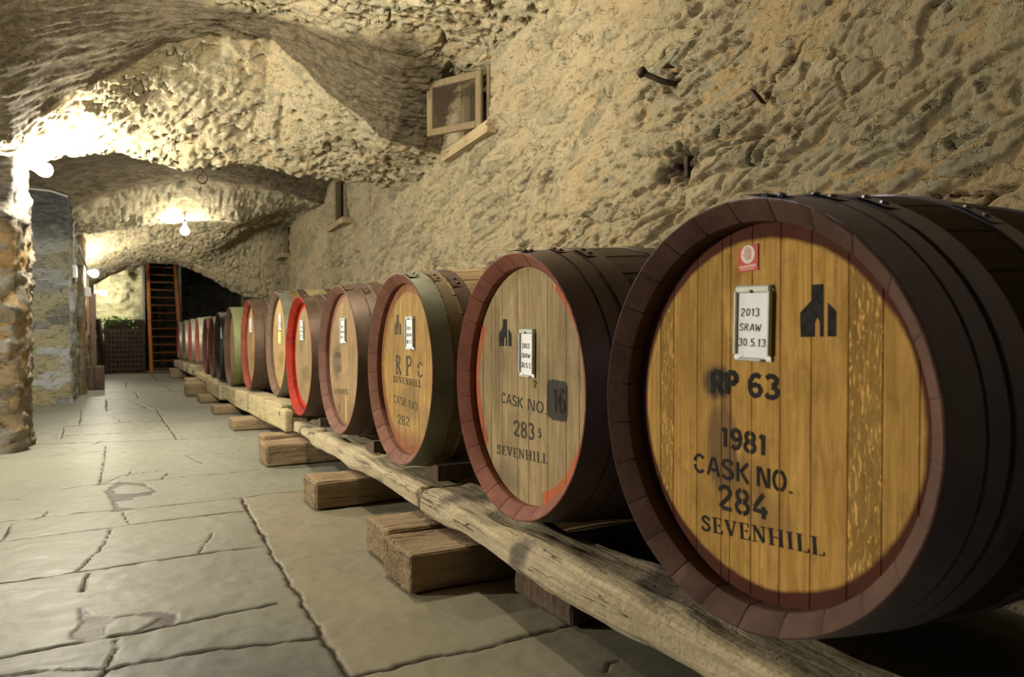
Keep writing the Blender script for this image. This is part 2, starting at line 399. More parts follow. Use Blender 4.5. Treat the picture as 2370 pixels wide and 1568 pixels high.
def chime_mat(name, col):
    t = NT(name); co = t.coord(); n = t.noise(co, 8, 5, 0.6); f = t.noise(co, 50, 4)
    c = t.mix(t.mr(n, 0.35, 0.7), tuple(x*0.72 for x in col), tuple(min(1, x*1.2) for x in col))
    c = t.mix(t.mr(f, 0.62, 0.75, 0, 0.45), c, tuple(x*0.45 for x in col))
    return t.done(c, 0.7, 0, t.bump(f, 0.4, 0.004), 0.14)
def head_mat(name, c0, c1, ring=None, r_in=0.33, ring_amt=1.0, arcs=None, flecks=0.0, smears=(), grey=0.0):
    """oak head: vertical grain, tint per board, painted ring outside r_in, dark smears (u,v,ru,rv,amount,colour)"""
    t = NT(name); co = t.coord(); x, y, z = t.xyz(co)
    ti = t.attr('tint')
    g = t.noise(t.coord(scale=(8, 26, 1.1)), 3.2, 6, 0.62, 0.35); n = t.noise(co, 6, 5, 0.6); f = t.noise(t.coord(scale=(8, 60, 9)), 4, 3, 0.6, 1.0)
    c = t.mix(t.mr(g, 0.28, 0.74), tuple(k*0.68 for k in c0), c1)
    c = t.mix(t.math('MULTIPLY', ti, 0.85), c, (c0[0]*0.50, c0[1]*0.56, c0[2]*0.66))
    n6 = t.noise(t.coord(scale=(6, 9, 3), loc=(5, 2, 7)), 3.0, 7, 0.7, 0.6)
    c = t.mix(t.mr(n6, 0.52, 0.70, 0, 0.65), c, tuple(k*0.40 for k in c0))
    c = t.mix(t.mr(n6, 0.30, 0.44, 0.5, 0), c, tuple(min(1, k*1.2) for k in c1))
    c = t.mix(t.mr(n, 0.5, 0.74, 0, 0.5+grey), c, tuple(k*0.42 for k in c0))
    if flecks:
        c = t.mix(t.math('MULTIPLY', t.mr(f, 0.55, 0.64), t.mr(ti, 0.55, 0.75, 0, flecks)), c, tuple(min(1, k*1.5) for k in c1))
    c = t.mix(t.math('MULTIPLY', t.mr(g, 0.66, 0.75, 0, 0.6), 1.0), c, tuple(k*0.3 for k in c0))
    for (u, v, ru, rv, amt, sc, soft) in smears:
        du = t.math('DIVIDE', t.math('ADD', y, u), ru); dv = t.math('DIVIDE', t.math('ADD', z, -v), rv)
        p = 2.0 if soft > 0.3 else 6.0
        d = t.math('ADD', t.math('POWER', t.math('ABSOLUTE', du), p), t.math('POWER', t.math('ABSOLUTE', dv), p))
        d = t.math('ADD', d, t.mr(g, 0.2, 0.8, -0.45, 0.45))
        c = t.mix(t.mr(d, 1.0-soft, 1.0+soft, amt, 0.0), c, sc)
    if ring:
        rr = t.math('SQRT', t.math('ADD', t.math('MULTIPLY', y, y), t.math('MULTIPLY', z, z)))
        rr = t.math('ADD', rr, t.mr(n, 0.2, 0.8, -0.006, 0.006))
        k = t.mr(rr, r_in-0.004, r_in+0.004, 0, ring_amt)
        if arcs:
            an = t.math('ARCTAN2', z, t.math('MULTIPLY', y, -1.0)); an = t.math('ADD', an, t.mr(g, 0.2, 0.8, -0.12, 0.12))
            tot = None
            for a0, a1 in arcs:
                q = t.math('MULTIPLY', t.math('GREATER_THAN', an, R(a0)), t.math('LESS_THAN', an, R(a1)))
                tot = q if tot is None else t.math('MAXIMUM', tot, q)
            k = t.math('MULTIPLY', k, tot)
        c = t.mix(k, c, t.mix(t.mr(n, 0.3, 0.7), tuple(q*0.8 for q in ring), tuple(min(1, q*1.2) for q in ring)))
    h = t.math('ADD', g, t.math('MULTIPLY', f, 0.2))
    return t.done(c, 0.8, 0, t.bump(h, 0.3, 0.004), 0.08)
# ------------------------------------------------------------------ the setting
WX = 2.35                      # plane of the right-hand wall
def seg_axis(*parts):
    out = []
    for a, b, d in parts:
        n = max(1, int(round((b-a)/d))); out += list(np.linspace(a, b, n, endpoint=False))
    out.append(parts[-1][1]); return np.array(out)
# right wall: height field over (y, z), with the three window recesses pushed into it
WINS = [(4.66, 5.20, 1.37, 1.86), (8.37, 8.80, 1.22, 1.75), (11.56, 11.97, 1.10, 1.50)]
def build_right_wall():
    ys = seg_axis((-3.0, 0.9, 0.09), (0.9, 5.4, 0.0068), (5.4, 8.0, 0.011), (8.0, 13.0, 0.019), (13.0, 16.6, 0.04))
    zs = seg_axis((FLOOR-0.05, -0.15, 0.09), (-0.15, 2.25, 0.0068))
    Y, Z = np.meshgrid(ys, zs, indexing='ij')
    # the slate courses dip gently away along the wall
    Zr = Z+0.20*Y+0.05*fbm(Y/1.2, Z/1.2, seed=40, oct=2)
    near = 1-sst(2.6, 4.2, Y+0.6*fbm(Y/0.7, Z/0.5, seed=41, oct=3))
    fill = 0.44-0.22*near
    h, st, ti = rubble(Y, Zr, 0.36, 0.085, seed=11, fill=fill, amp=0.050)
    h2, st2, ti2 = rubble(Y+3.1, Zr*1.02+1.7, 0.17, 0.10, seed=23, fill=fill+0.1, amp=0.034)
    k = sst(0.45, 0.62, vnoise(Y/0.9, Z/0.6, seed=31))
    h = h*(1-k)+h2*k; st = st*(1-k)+st2*k; ti = np.where(k > 0.5, ti2, ti)
    h = h+0.05*fbm(Y/0.8, Z/0.6, seed=50, oct=3)
    # slate strata, chips and open crevices
    wy = Y+0.05*fbm(Y/0.25, Z/0.12, seed=52, oct=3); wz = Zr+0.025*fbm(Y/0.25, Z/0.12, seed=53, oct=3)
    sm = sst(0.35, 0.65, vnoise(Y/0.5+2, Z/0.32, seed=51))*0.8+0.2
    h = h+sm*(0.6+0.6*near)*0.016*(1-2*np.abs(fbm(wy/0.34, wz/0.045, seed=54, oct=4, gain=0.62)))+0.006*fbm(wy/0.06, wz/0.04, seed=55, oct=3, gain=0.65)
    g1 = sst(0.45, 0.66, vnoise(Y/0.45+7, Z/0.30, seed=56))
    h = h-0.055*g1*(1-sst(0.008, 0.05, np.abs(fbm(wy/0.42, wz/0.13, seed=57, oct=3))))
    ch = vnoise(wy/0.06, wz/0.026, seed=58)
    h = h-0.030*sst(0.81, 0.92, ch)*sst(0.45, 0.65, vnoise(Y/0.35, Z/0.22+9, seed=59))
    X = WX+0.02-h
    # broken dark hole with a rusty stub
    hy = Y+0.09*fbm(Y/0.06, Z/0.06, seed=45, oct=3); hz = Z+0.07*fbm(Y/0.06, Z/0.06, seed=46, oct=3)
    hole = np.exp(-(((hy-2.71)/0.135)**2+((hz-0.755)/0.085)**2)**2)
    X = X+0.06*hole
    for (y0, y1, z0, z1) in WINS:
        m = sst(y0-0.03, y0, Y)*(1-sst(y1, y1+0.02, Y))*sst(z0-0.02, z0, Z)*(1-sst(z1, z1+0.02, Z))
        X = X+m*0.42
    slate = 0.92*hole
    slot = np.exp(-(((Y-7.45)/0.05)**2+((Z-1.34)/0.11)**2)**2)
    X = X+0.05*slot; slate = np.maximum(slate, 0.7*slot)
    V = np.stack([X.ravel(), Y.ravel(), Z.ravel()], 1)
    o = mesh_np('wall_right', V, grid_faces(len(ys), len(zs), True), M['wall'], None, True, {'stone': st, 'tint': ti, 'slate': slate, 'ochre': near})
    tag(o, 'rough pale rubble stone wall behind the row of casks', kind='structure')
build_right_wall()
# vaulted ceiling: height field over (x, y) from cross profiles measured along the cellar
PX = np.array([-3.2, -1.2, -0.57, -0.44, -0.28, 0.02, 0.29, 0.63, 1.0, 1.45, 1.9, 2.1, 2.4, 2.8])
def prof(pts, x): p = np.array(pts); return np.interp(x, p[:, 0], p[:, 1])
Pq = [(-3.2, 1.55), (-1.2, 1.62), (-.55, 1.75), (0, 1.93), (.6, 2.03), (.95, 2.06), (1.6, 2.0), (2.1, 1.96), (2.4, 1.88), (2.8, 1.8)]
Pp = [(-3.2, 1.0), (-1.2, 1.0), (-.57, 1.17), (-.44, 1.33), (-.28, 1.49), (.02, 1.70), (.29, 1.88), (.63, 2.03), (1.0, 2.09), (1.45, 1.76), (1.9, 1.46), (2.08, 1.44), (2.4, 1.38), (2.8, 1.3)]
Pb = [(-3.2, 1.1), (-1.2, 1.1), (-.57, 1.14), (-.33, 1.27), (-.05, 1.30), (.4, 1.30), (.78, 1.31), (1.2, 1.33), (1.6, 1.33), (2.0, 1.31), (2.4, 1.22), (2.8, 1.2)]
Pc = [(-3.2, 1.45), (-.7, 1.5), (-.2, 1.68), (.3, 1.75), (.72, 1.77), (1.55, 1.79), (2.0, 1.82), (2.4, 1.8), (2.8, 1.8)]
Pd = [(-3.2, 1.4), (-.66, 1.48), (-.46, 1.30), (-.16, 1.46), (.22, 1.6), (.72, 1.74), (1.55, 1.74), (2.02, 1.62), (2.29, 1.58), (2.4, 1.58), (2.8, 1.58)]
Pe = [(-3.2, 1.0), (-.6, 1.04), (-.39, 1.09), (-.04, 1.17), (.32, 1.25), (.59, 1.30), (.98, 1.32), (1.37, 1.33), (1.74, 1.42), (2.0, 1.52), (2.4, 1.58), (2.8, 1.58)]
Pg = [(-3.2, .3), (-.6, .4), (-.31, .6), (-.12, .75), (.17, .88), (.46, .95), (.77, .94), (1.07, .86), (1.39, .70), (1.65, .56), (1.8, .49), (2.4, .3), (2.8, .2)]
def ceiling_height(X, Y):
    q, p, b, c, d, e, g = [prof(t, X) for t in (Pq, Pp, Pb, Pc, Pd, Pe, Pg)]
    y0 = np.interp(X, [-1.2, -0.3, 0.9, 1.1, 1.7, 2.1, 2.3], [3.6, 4.2, 5.05, 5.05, 4.55, 4.80, 5.32])
    s1 = np.clip((Y-y0)/(5.55-y0), 0, 1); s1 = s1**1.35
    z = q+(p-q)*s1
    s2 = np.clip((Y-5.55)/0.80, 0, 1); s2 = s2**0.9
    z = z+(b-p)*np.where(Y > 5.55, s2, 0)
    s3 = sst(6.45, 6.85, Y); z = z+(c-b)*s3
    s4 = sst(9.2, 9.42, Y); z = z+(d-c)*s4
    s5 = np.clip((Y-9.42)/0.33, 0, 1); z = z+(e-d)*s5
    z = z+0.10*np.sin(np.pi*np.clip((Y-9.95)/1.2, 0, 1))
    wr = sst(0.9, 1.8, X)
    s6 = (1-wr)*np.clip((Y-10.3)/2.1, 0, 1)+wr*sst(11.5, 12.42, Y); z = z+(g-e)*s6
    s7 = sst(12.62, 12.8, Y); z = z+(1.75-z)*s7
    slate = np.zeros_like(X)
    ramp = (s1 > 0.02) & (s2 <= 0.0)
    slate = np.where(ramp, sst(0.02, 0.14, s1), 0.0)
    slate = np.maximum(slate, (1-sst(0.2, 0.6, X+0.25*fbm(X*2, Y*2, seed=3)))*(Y < 5.55))
    slate = np.maximum(slate, s3*(1-sst(9.40, 9.48, Y)))
    return z, np.clip(slate, 0, 1), s3
def build_ceiling():
    xs = seg_axis((-3.2, -1.0, 0.12), (-1.0, 2.6, 0.0125))
    ys = seg_axis((-3.0, 2.6, 0.14), (2.6, 7.0, 0.0125), (7.0, 13.0, 0.02), (13.0, 16.8, 0.15))
    X, Y = np.meshgrid(xs, ys, indexing='ij')
    z, slate, flat = ceiling_height(X, Y)
    v = Y+0.75*(2.0-z)      # measured along the sloping faces
    h, st, ti = rubble(X, v, 0.105, 0.075, seed=71, fill=0.38, amp=0.040)
    h2, st2, ti2 = rubble(X, v, 0.40, 0.075, seed=83, fill=0.15, amp=0.034)
    wx = X+0.03*fbm(X/0.12, v/0.12, seed=61, oct=3); wv = v+0.03*fbm(X/0.12, v/0.12, seed=62, oct=3)
    h = h+0.020*fbm(wx/0.075, wv/0.055, seed=63, oct=4, gain=0.65)
    g1 = sst(0.40, 0.6, vnoise(X/0.4+3, v/0.4, seed=64))
    h = h-0.040*g1*(1-sst(0.02, 0.10, np.abs(fbm(wx/0.15, wv/0.10, seed=65, oct=3))))
    h = h-0.035*sst(0.76, 0.9, vnoise(wx/0.06, wv/0.05, seed=66))
    h2 = h2+0.022*(1-2*np.abs(fbm(wx/0.40, wv/0.06, seed=67, oct=4, gain=0.62)))
    k = slate
    h2 = h2*(0.4+0.6*sst(0.2, 1.0, X))
    H = h*(1-k)+h2*k+0.05*fbm(X/0.5, Y/0.5, seed=91, oct=3)
    Z = z+0.02-H
    V = np.stack([X.ravel(), Y.ravel(), Z.ravel()], 1)
    ti = np.where(k > 0.5, ti2, ti)
    o = mesh_np('ceiling', V, grid_faces(len(xs), len(ys), True), M['ceiling'], None, True, {'stone': st, 'tint': ti, 'slate': slate*0.9})
    tag(o, 'low vaulted rubble ceiling with slate recesses', kind='structure')
build_ceiling()
# floor
def crop8(pts): return [(x/2.3478, 900+y/2.3478) for x, y in pts]
_f = 1688.57; _yw = R(28.406); _pt = R(-1.0024)
def floor_pt(px, py):
    """where a measured joint of the paving lies on the floor"""
    a = (px-1185)/_f; b = -(py-784)/_f
    fw = math.cos(_pt)-b*math.sin(_pt); up = math.sin(_pt)+b*math.cos(_pt)
    r = (a*math.cos(_yw)+fw*math.sin(_yw), -a*math.sin(_yw)+fw*math.cos(_yw), up); k = FLOOR/up
    return (r[0]*k, r[1]*k)
JOINTS = [  # (polyline, half width in m)
    ([(-60, 385), (0, 380), (300, 362), (570, 343)], .006), ([(-80, 575), (0, 566), (300, 545), (540, 520), (890, 490), (1130, 465), (1420, 440)], .006),
    ([(-80, 735), (0, 725), (300, 692), (600, 660), (760, 650), (1100, 612), (1310, 592), (1500, 570), (1680, 552)], .006),
    ([(-80, 838), (0, 826), (350, 785), (700, 740), (1000, 700), (1330, 662)], .007), ([(-80, 1082), (0, 1066), (400, 1000), (700, 960), (1000, 915), (1430, 855)], .007),
    ([(-80, 1485), (0, 1465), (420, 1385), (640, 1350), (950, 1290), (1200, 1225), (1380, 1195), (1500, 1172)], .009),
    ([(480, 1700), (560, 1560), (600, 1530), (700, 1500), (1000, 1448), (1200, 1415), (1450, 1390), (1740, 1360)], .009),
    ([(1310, 592), (1345, 660), (1450, 850), (1540, 1000), (1640, 1160), (1740, 1350), (1830, 1470), (1900, 1560), (2010, 1700)], .013),
    ([(575, 310), (560, 430), (540, 520)], .007), ([(600, 765), (570, 830), (540, 880), (470, 945), (400, 1000)], .007),
    ([(490, 1000), (455, 1050), (440, 1110)], .010), ([(640, 1375), (640, 1420), (600, 1490), (560, 1560)], .009), ([(670, 670), (680, 705), (705, 735)], .006),
    ([(1155, 785), (1140, 815), (1100, 860), (1090, 895)], .006), ([(-60, 605), (0, 600), (200, 605), (440, 590), (600, 570)], .004), ([(60, 735), (20, 800), (0, 826)], .008),
    ([(550, 520), (650, 480), (890, 440)], .004), ([(690, 480), (710, 455)], .004), ([(880, 490), (915, 460)], .008),
    ([(200, 300), (500, 292), (960, 275), (1420, 250)], .010), ([(345, 255), (600, 246), (930, 232)], .010), ([(340, 205), (650, 185), (900, 172)], .010), ([(430, 118), (850, 112), (1100, 100)], .010),
    ([(850, 112), (900, 190), (960, 275)], .012), ([(440, 118), (430, 200), (345, 210), (330, 270)], .008), ([(1010, 362), (1430, 335)], .005), ([(1010, 362), (1060, 390), (1105, 408)], .005),
    ([(500, 305), (560, 280), (650, 262)], .008), ([(600, 150), (640, 165), (655, 180)], .008), ([(180, 60), (600, 40), (1050, 30)], .010), ([(700, 60), (820, 112)], .010), ([(255, 670), (225, 700), (170, 715)], .005),
    ([(-40, 1570), (300, 1535), (600, 1522)], .006)]
JOINTS = [([floor_pt(*p) for p in crop8(pl)], hw) for pl, hw in JOINTS]
JOINTS += [([floor_pt(*p) for p in [(800, 1570), (860, 1556), (912, 1548), (1002, 1524), (1092, 1508), (1165, 1490), (1300, 1454), (1420, 1425)]], .009),
           ([(-.5, 9.7), (.1, 9.62), (1.2, 9.68)], .012), ([(-.5, 10.5), (.4, 10.46), (1.2, 10.5)], .012), ([(-.5, 11.4), (.5, 11.36), (1.2, 11.42)], .012), ([(-.5, 12.5), (.4, 12.52), (1.2, 12.5)], .014), ([(.22, 9.64), (.2, 10.47)], .012), ([(-.1, 8.3), (-.12, 9.65)], .012), ([(.62, 10.47), (.6, 11.38)], .012), ([(.1, 11.38), (.12, 12.5)], .013), ([(.55, 12.5), (.5, 14.5)], .013),
           ([floor_pt(*p) for p in [(1395, 1558), (1405, 1540), (1440, 1532)]], .003)]
PATCH = [[(380, 1370), (400, 1320), (440, 1260), (435, 1190), (455, 1200), (500, 1240), (600, 1255), (800, 1222), (900, 1216), (950, 1232), (945, 1290), (840, 1300), (640, 1352), (480, 1372)],
         [(590, 540), (650, 505), (790, 510), (850, 555), (830, 578), (740, 590), (720, 605), (640, 612), (650, 640), (760, 652), (600, 668), (615, 640), (600, 600), (570, 560)]]
CORE = [[(560, 1298), (640, 1262), (720, 1242), (870, 1250), (820, 1292), (700, 1340), (580, 1345)], [(610, 545), (680, 522), (780, 524), (830, 552), (760, 570), (640, 575)]]
PATCH = [[floor_pt(*p) for p in crop8(a)] for a in PATCH]; CORE = [[floor_pt(*p) for p in crop8(a)] for a in CORE]
def in_poly(x, y, poly):
    r = np.zeros(x.shape, bool); n = len(poly)
    for i in range(n):
        (x0, y0), (x1, y1) = poly[i], poly[(i+1) % n]
        c = ((y0 > y) != (y1 > y)) & (x < (x1-x0)*(y-y0)/((y1-y0)+1e-12)+x0); r ^= c
    return r
def build_floor():
    xs = seg_axis((-3.3, -0.95, 0.1), (-0.95, 1.15, 0.0075), (1.15, 2.6, 0.07))
    ys = seg_axis((-3.0, 1.15, 0.12), (1.15, 4.6, 0.0075), (4.6, 9.0, 0.015), (9.0, 14.8, 0.03), (14.8, 16.8, 0.1))
    X, Y = np.meshgrid(xs, ys, indexing='ij')
    wx = X+0.010*fbm(X/0.07, Y/0.07, seed=5, oct=3); wy = Y+0.010*fbm(X/0.07, Y/0.07, seed=6, oct=3)
    J = np.zeros(X.shape)
    for pl, hw in JOINTS:
        for (x0, y0), (x1, y1) in zip(pl[:-1], pl[1:]):
            m = (X > min(x0, x1)-.1) & (X < max(x0, x1)+.1) & (Y > min(y0, y1)-.1) & (Y < max(y0, y1)+.1)
            if not m.any(): continue
            px, py = wx[m], wy[m]; L2 = (x1-x0)**2+(y1-y0)**2+1e-9
            t = np.clip(((px-x0)*(x1-x0)+(py-y0)*(y1-y0))/L2, 0, 1)
            d = np.hypot(px-x0-t*(x1-x0), py-y0-t*(y1-y0))
            w_ = max(hw*(0.6 if abs(y1-y0) > abs(x1-x0) else 1.0), 0.0038)*(0.45+0.75*vnoise(px/0.05, py/0.05, seed=8))
            J[m] = np.maximum(J[m], 1-sst(w_*0.55, w_*1.55, d))
    pat = np.zeros(X.shape); cor = np.zeros(X.shape)
    for a in PATCH: pat = np.maximum(pat, in_poly(wx, wy, a).astype(float))
    for a in CORE: cor = np.maximum(cor, in_poly(wx, wy, a).astype(float))
    pat = np.clip(pat-cor, 0, 1)
    # concrete apron to the right of the long joint, up to the cask stand
    lj = JOINTS[7][0]; ly = [p[1] for p in lj][::-1]; lx = [p[0] for p in lj][::-1]
    slab = ((wx > np.interp(Y, ly, lx)) & (Y < lj[0][1])).astype(float)
    ti = np.clip(0.75*vnoise(X/0.9+3, Y/0.45, seed=12)+0.7*(1-sst(1.7, 2.9, Y+0.4*vnoise(X/0.6, Y/0.4, seed=14))), 0, 1)  # near stones: bluish grey, darkened further to stand in for light falling off
    Z = FLOOR+0.006*fbm(X/0.4, Y/0.4, seed=2, oct=3)-0.0045*J-0.003*pat+0.0015*fbm(X/0.05, Y/0.05, seed=4, oct=2)
    V = np.stack([X.ravel(), Y.ravel(), Z.ravel()], 1)
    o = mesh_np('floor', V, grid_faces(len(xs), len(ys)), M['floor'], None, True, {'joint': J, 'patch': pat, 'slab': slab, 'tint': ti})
    tag(o, 'worn grey flagstone floor with cracked joints', kind='structure')
build_floor()
def rough_block(name, x0, x1, y0, y1, z0, z1, d, mat, cs=(0.34, 0.15), amp=0.03, seed=1, rnd=0.05, slate=0.0, fill=0.3, top_slate=None, low_white=0.0):
    """box of coursed stone: six displaced grids welded at rounded arrises"""
    nx = max(2, int((x1-x0)/d)); ny = max(2, int((y1-y0)/d)); nz = max(2, int((z1-z0)/d))
    c = np.array([(x0+x1)/2, (y0+y1)/2, (z0+z1)/2]); hs = np.array([(x1-x0)/2, (y1-y0)/2, (z1-z0)/2])
    Vs = []; Fs = []; A = {'stone': [], 'tint': [], 'slate': []}; b = 0
    for ax, sgn in ((0, 1), (0, -1), (1, 1), (1, -1)):
        o = 1-ax; n1 = (nx, ny)[o]
        u = np.linspace(-1, 1, n1+1); v = np.linspace(-1, 1, nz+1); U, W = np.meshgrid(u, v, indexing='ij')
        P = np.zeros(U.shape+(3,)); P[..., ax] = sgn*hs[ax]; P[..., o] = U*hs[o]; P[..., 2] = W*hs[2]
        # round the vertical arrises
        Q = P.copy(); inner = np.clip(P[..., :2], -(hs[:2]-rnd), hs[:2]-rnd); dv = P[..., :2]-inner; ln = np.linalg.norm(dv, axis=-1, keepdims=True)+1e-9
        N = dv/ln; Q[..., :2] = inner+N*rnd
        w_ = P+c; along = w_[..., o]; zz = w_[..., 2]
        h, st, ti = rubble(along+ax*3.3+sgn*1.7, zz, cs[0], cs[1], seed=seed+ax*3, fill=fill, amp=amp)
        blend = sst(0, 2*rnd, hs[o]-np.abs(P[..., o]))
        n3 = fbm(w_[..., 0]/0.12, w_[..., 1]/0.12, w_[..., 2]/0.12, seed=seed+5, oct=4)
        disp = h*blend+n3*amp*0.9
        Q[..., :2] += N*disp[..., None]
        Vs.append((Q+c).reshape(-1, 3)); flip = (ax == 0 and sgn < 0) or (ax == 1 and sgn > 0)
        Fs.append(grid_faces(n1+1, nz+1, flip)+b); b += U.size
        A['stone'].append(st.ravel()); A['tint'].append(ti.ravel())
        sl = np.full(U.shape, slate)
        if top_slate is not None: sl = np.maximum(sl, sst(top_slate-0.12, top_slate+0.12, zz+0.15*n3)*0.95)
        A['slate'].append(sl.ravel())
    return mesh_np(name, np.concatenate(Vs), np.concatenate(Fs), mat, None, True, {k: np.concatenate(v) for k, v in A.items()})
tag(rough_block('wall_left', -1.35, -0.58, 5.90, 6.42, FLOOR-0.03, 1.5, 0.016, M['pillar'], (0.34, 0.13), 0.045, 101, 0.035, fill=0.34, top_slate=0.66),
    'ochre stone pillar at the left edge, carrying the first lamp', kind='structure')
tag(rough_block('wall_left', -1.6, -0.45, 9.32, 10.42, FLOOR-0.03, 1.7, 0.022, M['pillar_grey'], (0.34, 0.13), 0.035, 131, 0.04, fill=0.30, top_slate=1.0),
    'grey green stone pillar beyond the first pillar', kind='structure')
tag(rough_block('wall_left', -1.6, -0.37, 10.44, 15.4, FLOOR-0.03, 1.3, 0.05, M['pillar'], (0.36, 0.17), 0.03, 141, 0.05, fill=0.45),
    'far stretch of left wall running to the end of the cellar', kind='structure')
def back_wall(name, x0, x1, y, z0, z1, d, seed, amp, slate, label, flip=True):
    xs = np.linspace(x0, x1, int((x1-x0)/d)+1); zs = np.linspace(z0, z1, int((z1-z0)/d)+1)
    X, Z = np.meshgrid(xs, zs, indexing='ij')
    h, st, ti = rubble(X, Z, 0.3, 0.22, seed=seed, fill=0.3, amp=amp)
    Y = y-h-0.26*np.abs(fbm(X/0.55, Z/0.45, seed=seed+3, oct=4))
    V = np.stack([X.ravel(), Y.ravel(), Z.ravel()], 1)
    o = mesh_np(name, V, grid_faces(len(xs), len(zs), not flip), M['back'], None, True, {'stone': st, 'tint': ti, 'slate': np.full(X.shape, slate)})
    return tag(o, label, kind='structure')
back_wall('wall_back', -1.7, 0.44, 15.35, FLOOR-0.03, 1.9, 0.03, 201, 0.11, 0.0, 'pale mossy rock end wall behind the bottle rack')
back_wall('wall_back', 0.40, 2.6, 16.6, FLOOR-0.03, 1.9, 0.05, 211, 0.06, 0.95, 'rock coloured dark for shade at the back of the recess behind the ladder')  # shade of the recess is put into the rock's near-black colour
# unseen enclosure behind and left of the camera keeps the cellar closed
for nm, V in (('wall_front', [(-3.3, -3, FLOOR-.05), (2.6, -3, FLOOR-.05), (2.6, -3, 2.2), (-3.3, -3, 2.2)]), ('wall_side', [(-3.2, -3, FLOOR-.05), (-3.2, 16.8, FLOOR-.05), (-3.2, 16.8, 2.2), (-3.2, -3, 2.2)])):
    o = mesh_np(nm, V, [(0, 1, 2, 3)], M['dark_stone']); tag(o, 'plain stone wall closing the cellar outside the view', kind='structure')
# ------------------------------------------------------------------ stencil lettering
def arc(cx, cy, rx, ry, a0, a1, n=12): return [(cx+rx*math.cos(R(a0+(a1-a0)*i/n)), cy+ry*math.sin(R(a0+(a1-a0)*i/n))) for i in range(n+1)]
SANS = {  # width, strokes (points in a cell one unit high)
    'C': (.62, [arc(.32, .5, .25, .43, 42, 168), arc(.32, .5, .25, .43, 192, 318)]),
    'A': (.66, [[(.06, .04), (.29, .95)], [(.37, .95), (.6, .04)], [(.24, .33), (.44, .33)]]),
    'S': (.6, [[(.51, .78), (.42, .91), (.28, .94), (.13, .88), (.08, .74), (.14, .61), (.27, .53)], [(.31, .50), (.46, .42), (.53, .28), (.48, .14), (.32, .06), (.16, .08), (.07, .2)]]),
    'K': (.62, [[(.1, .04), (.1, .96)], [(.54, .96), (.22, .52)], [(.26, .5), (.56, .04)]]),
    'N': (.66, [[(.09, .04), (.09, .96)], [(.18, .94), (.5, .06)], [(.58, .04), (.58, .96)]]),
    'O': (.66, [arc(.33, .5, .25, .43, 102, 258), arc(.33, .5, .25, .43, -78, 78)]),
    '0': (.58, [arc(.29, .5, .22, .43, 102, 258), arc(.29, .5, .22, .43, -78, 78)]),
    '1': (.42, [[(.25, .03), (.25, .95)], [(.23, .92), (.1, .78)]]),
    '2': (.6, [[(.08, .73), (.13, .88), (.28, .95), (.44, .89), (.5, .73), (.43, .55), (.28, .38), (.14, .2), (.08, .1)], [(.18, .07), (.53, .07)]]),
    '3': (.58, [[(.08, .84), (.2, .94), (.36, .93), (.47, .82), (.45, .64), (.3, .54)], [(.3, .51), (.46, .42), (.51, .27), (.45, .12), (.3, .05), (.15, .08), (.07, .18)]]),
    '4': (.62, [[(.44, .96), (.1, .42)], [(.06, .31), (.57, .31)], [(.44, .5), (.44, .03)]]),
    '5': (.58, [[(.5, .93), (.14, .93), (.11, .56), (.3, .6), (.46, .5), (.5, .3), (.42, .12), (.25, .05), (.08, .13)]]),
    '6': (.6, [[(.5, .86), (.36, .95), (.2, .88), (.1, .66), (.09, .36), (.16, .13), (.3, .05), (.45, .12), (.52, .3), (.45, .48), (.3, .53), (.15, .46)]]),
    '7': (.56, [[(.06, .93), (.5, .93)], [(.5, .88), (.22, .04)]]),
    '8': (.6, [arc(.3, .73, .19, .21, 100, 260), arc(.3, .73, .19, .21, -80, 80), arc(.3, .27, .22, .23, 100, 260), arc(.3, .27, .22, .23, -80, 80)]),
    '9': (.6, [[(.1, .14), (.24, .05), (.4, .12), (.5, .34), (.51, .64), (.44, .87), (.3, .95), (.15, .88), (.08, .7), (.15, .52), (.3, .47), (.45, .54)]]),
    'R': (.64, [[(.1, .04), (.1, .95)], [(.16, .93), (.38, .92), (.5, .82), (.5, .64), (.38, .53), (.18, .5)], [(.3, .48), (.56, .04)]]),
    'P': (.62, [[(.1, .04), (.1, .95)], [(.17, .93), (.4, .92), (.53, .8), (.53, .62), (.4, .5), (.18, .47)]]),
    'W': (.8, [[(.05, .95), (.2, .06), (.4, .7), (.58, .06), (.75, .95)]]),
    '.': (.28, [[(.1, .03), (.1, .13)]]), ' ': (.34, [])}
def th(pts, t): return ('w', pts, t)
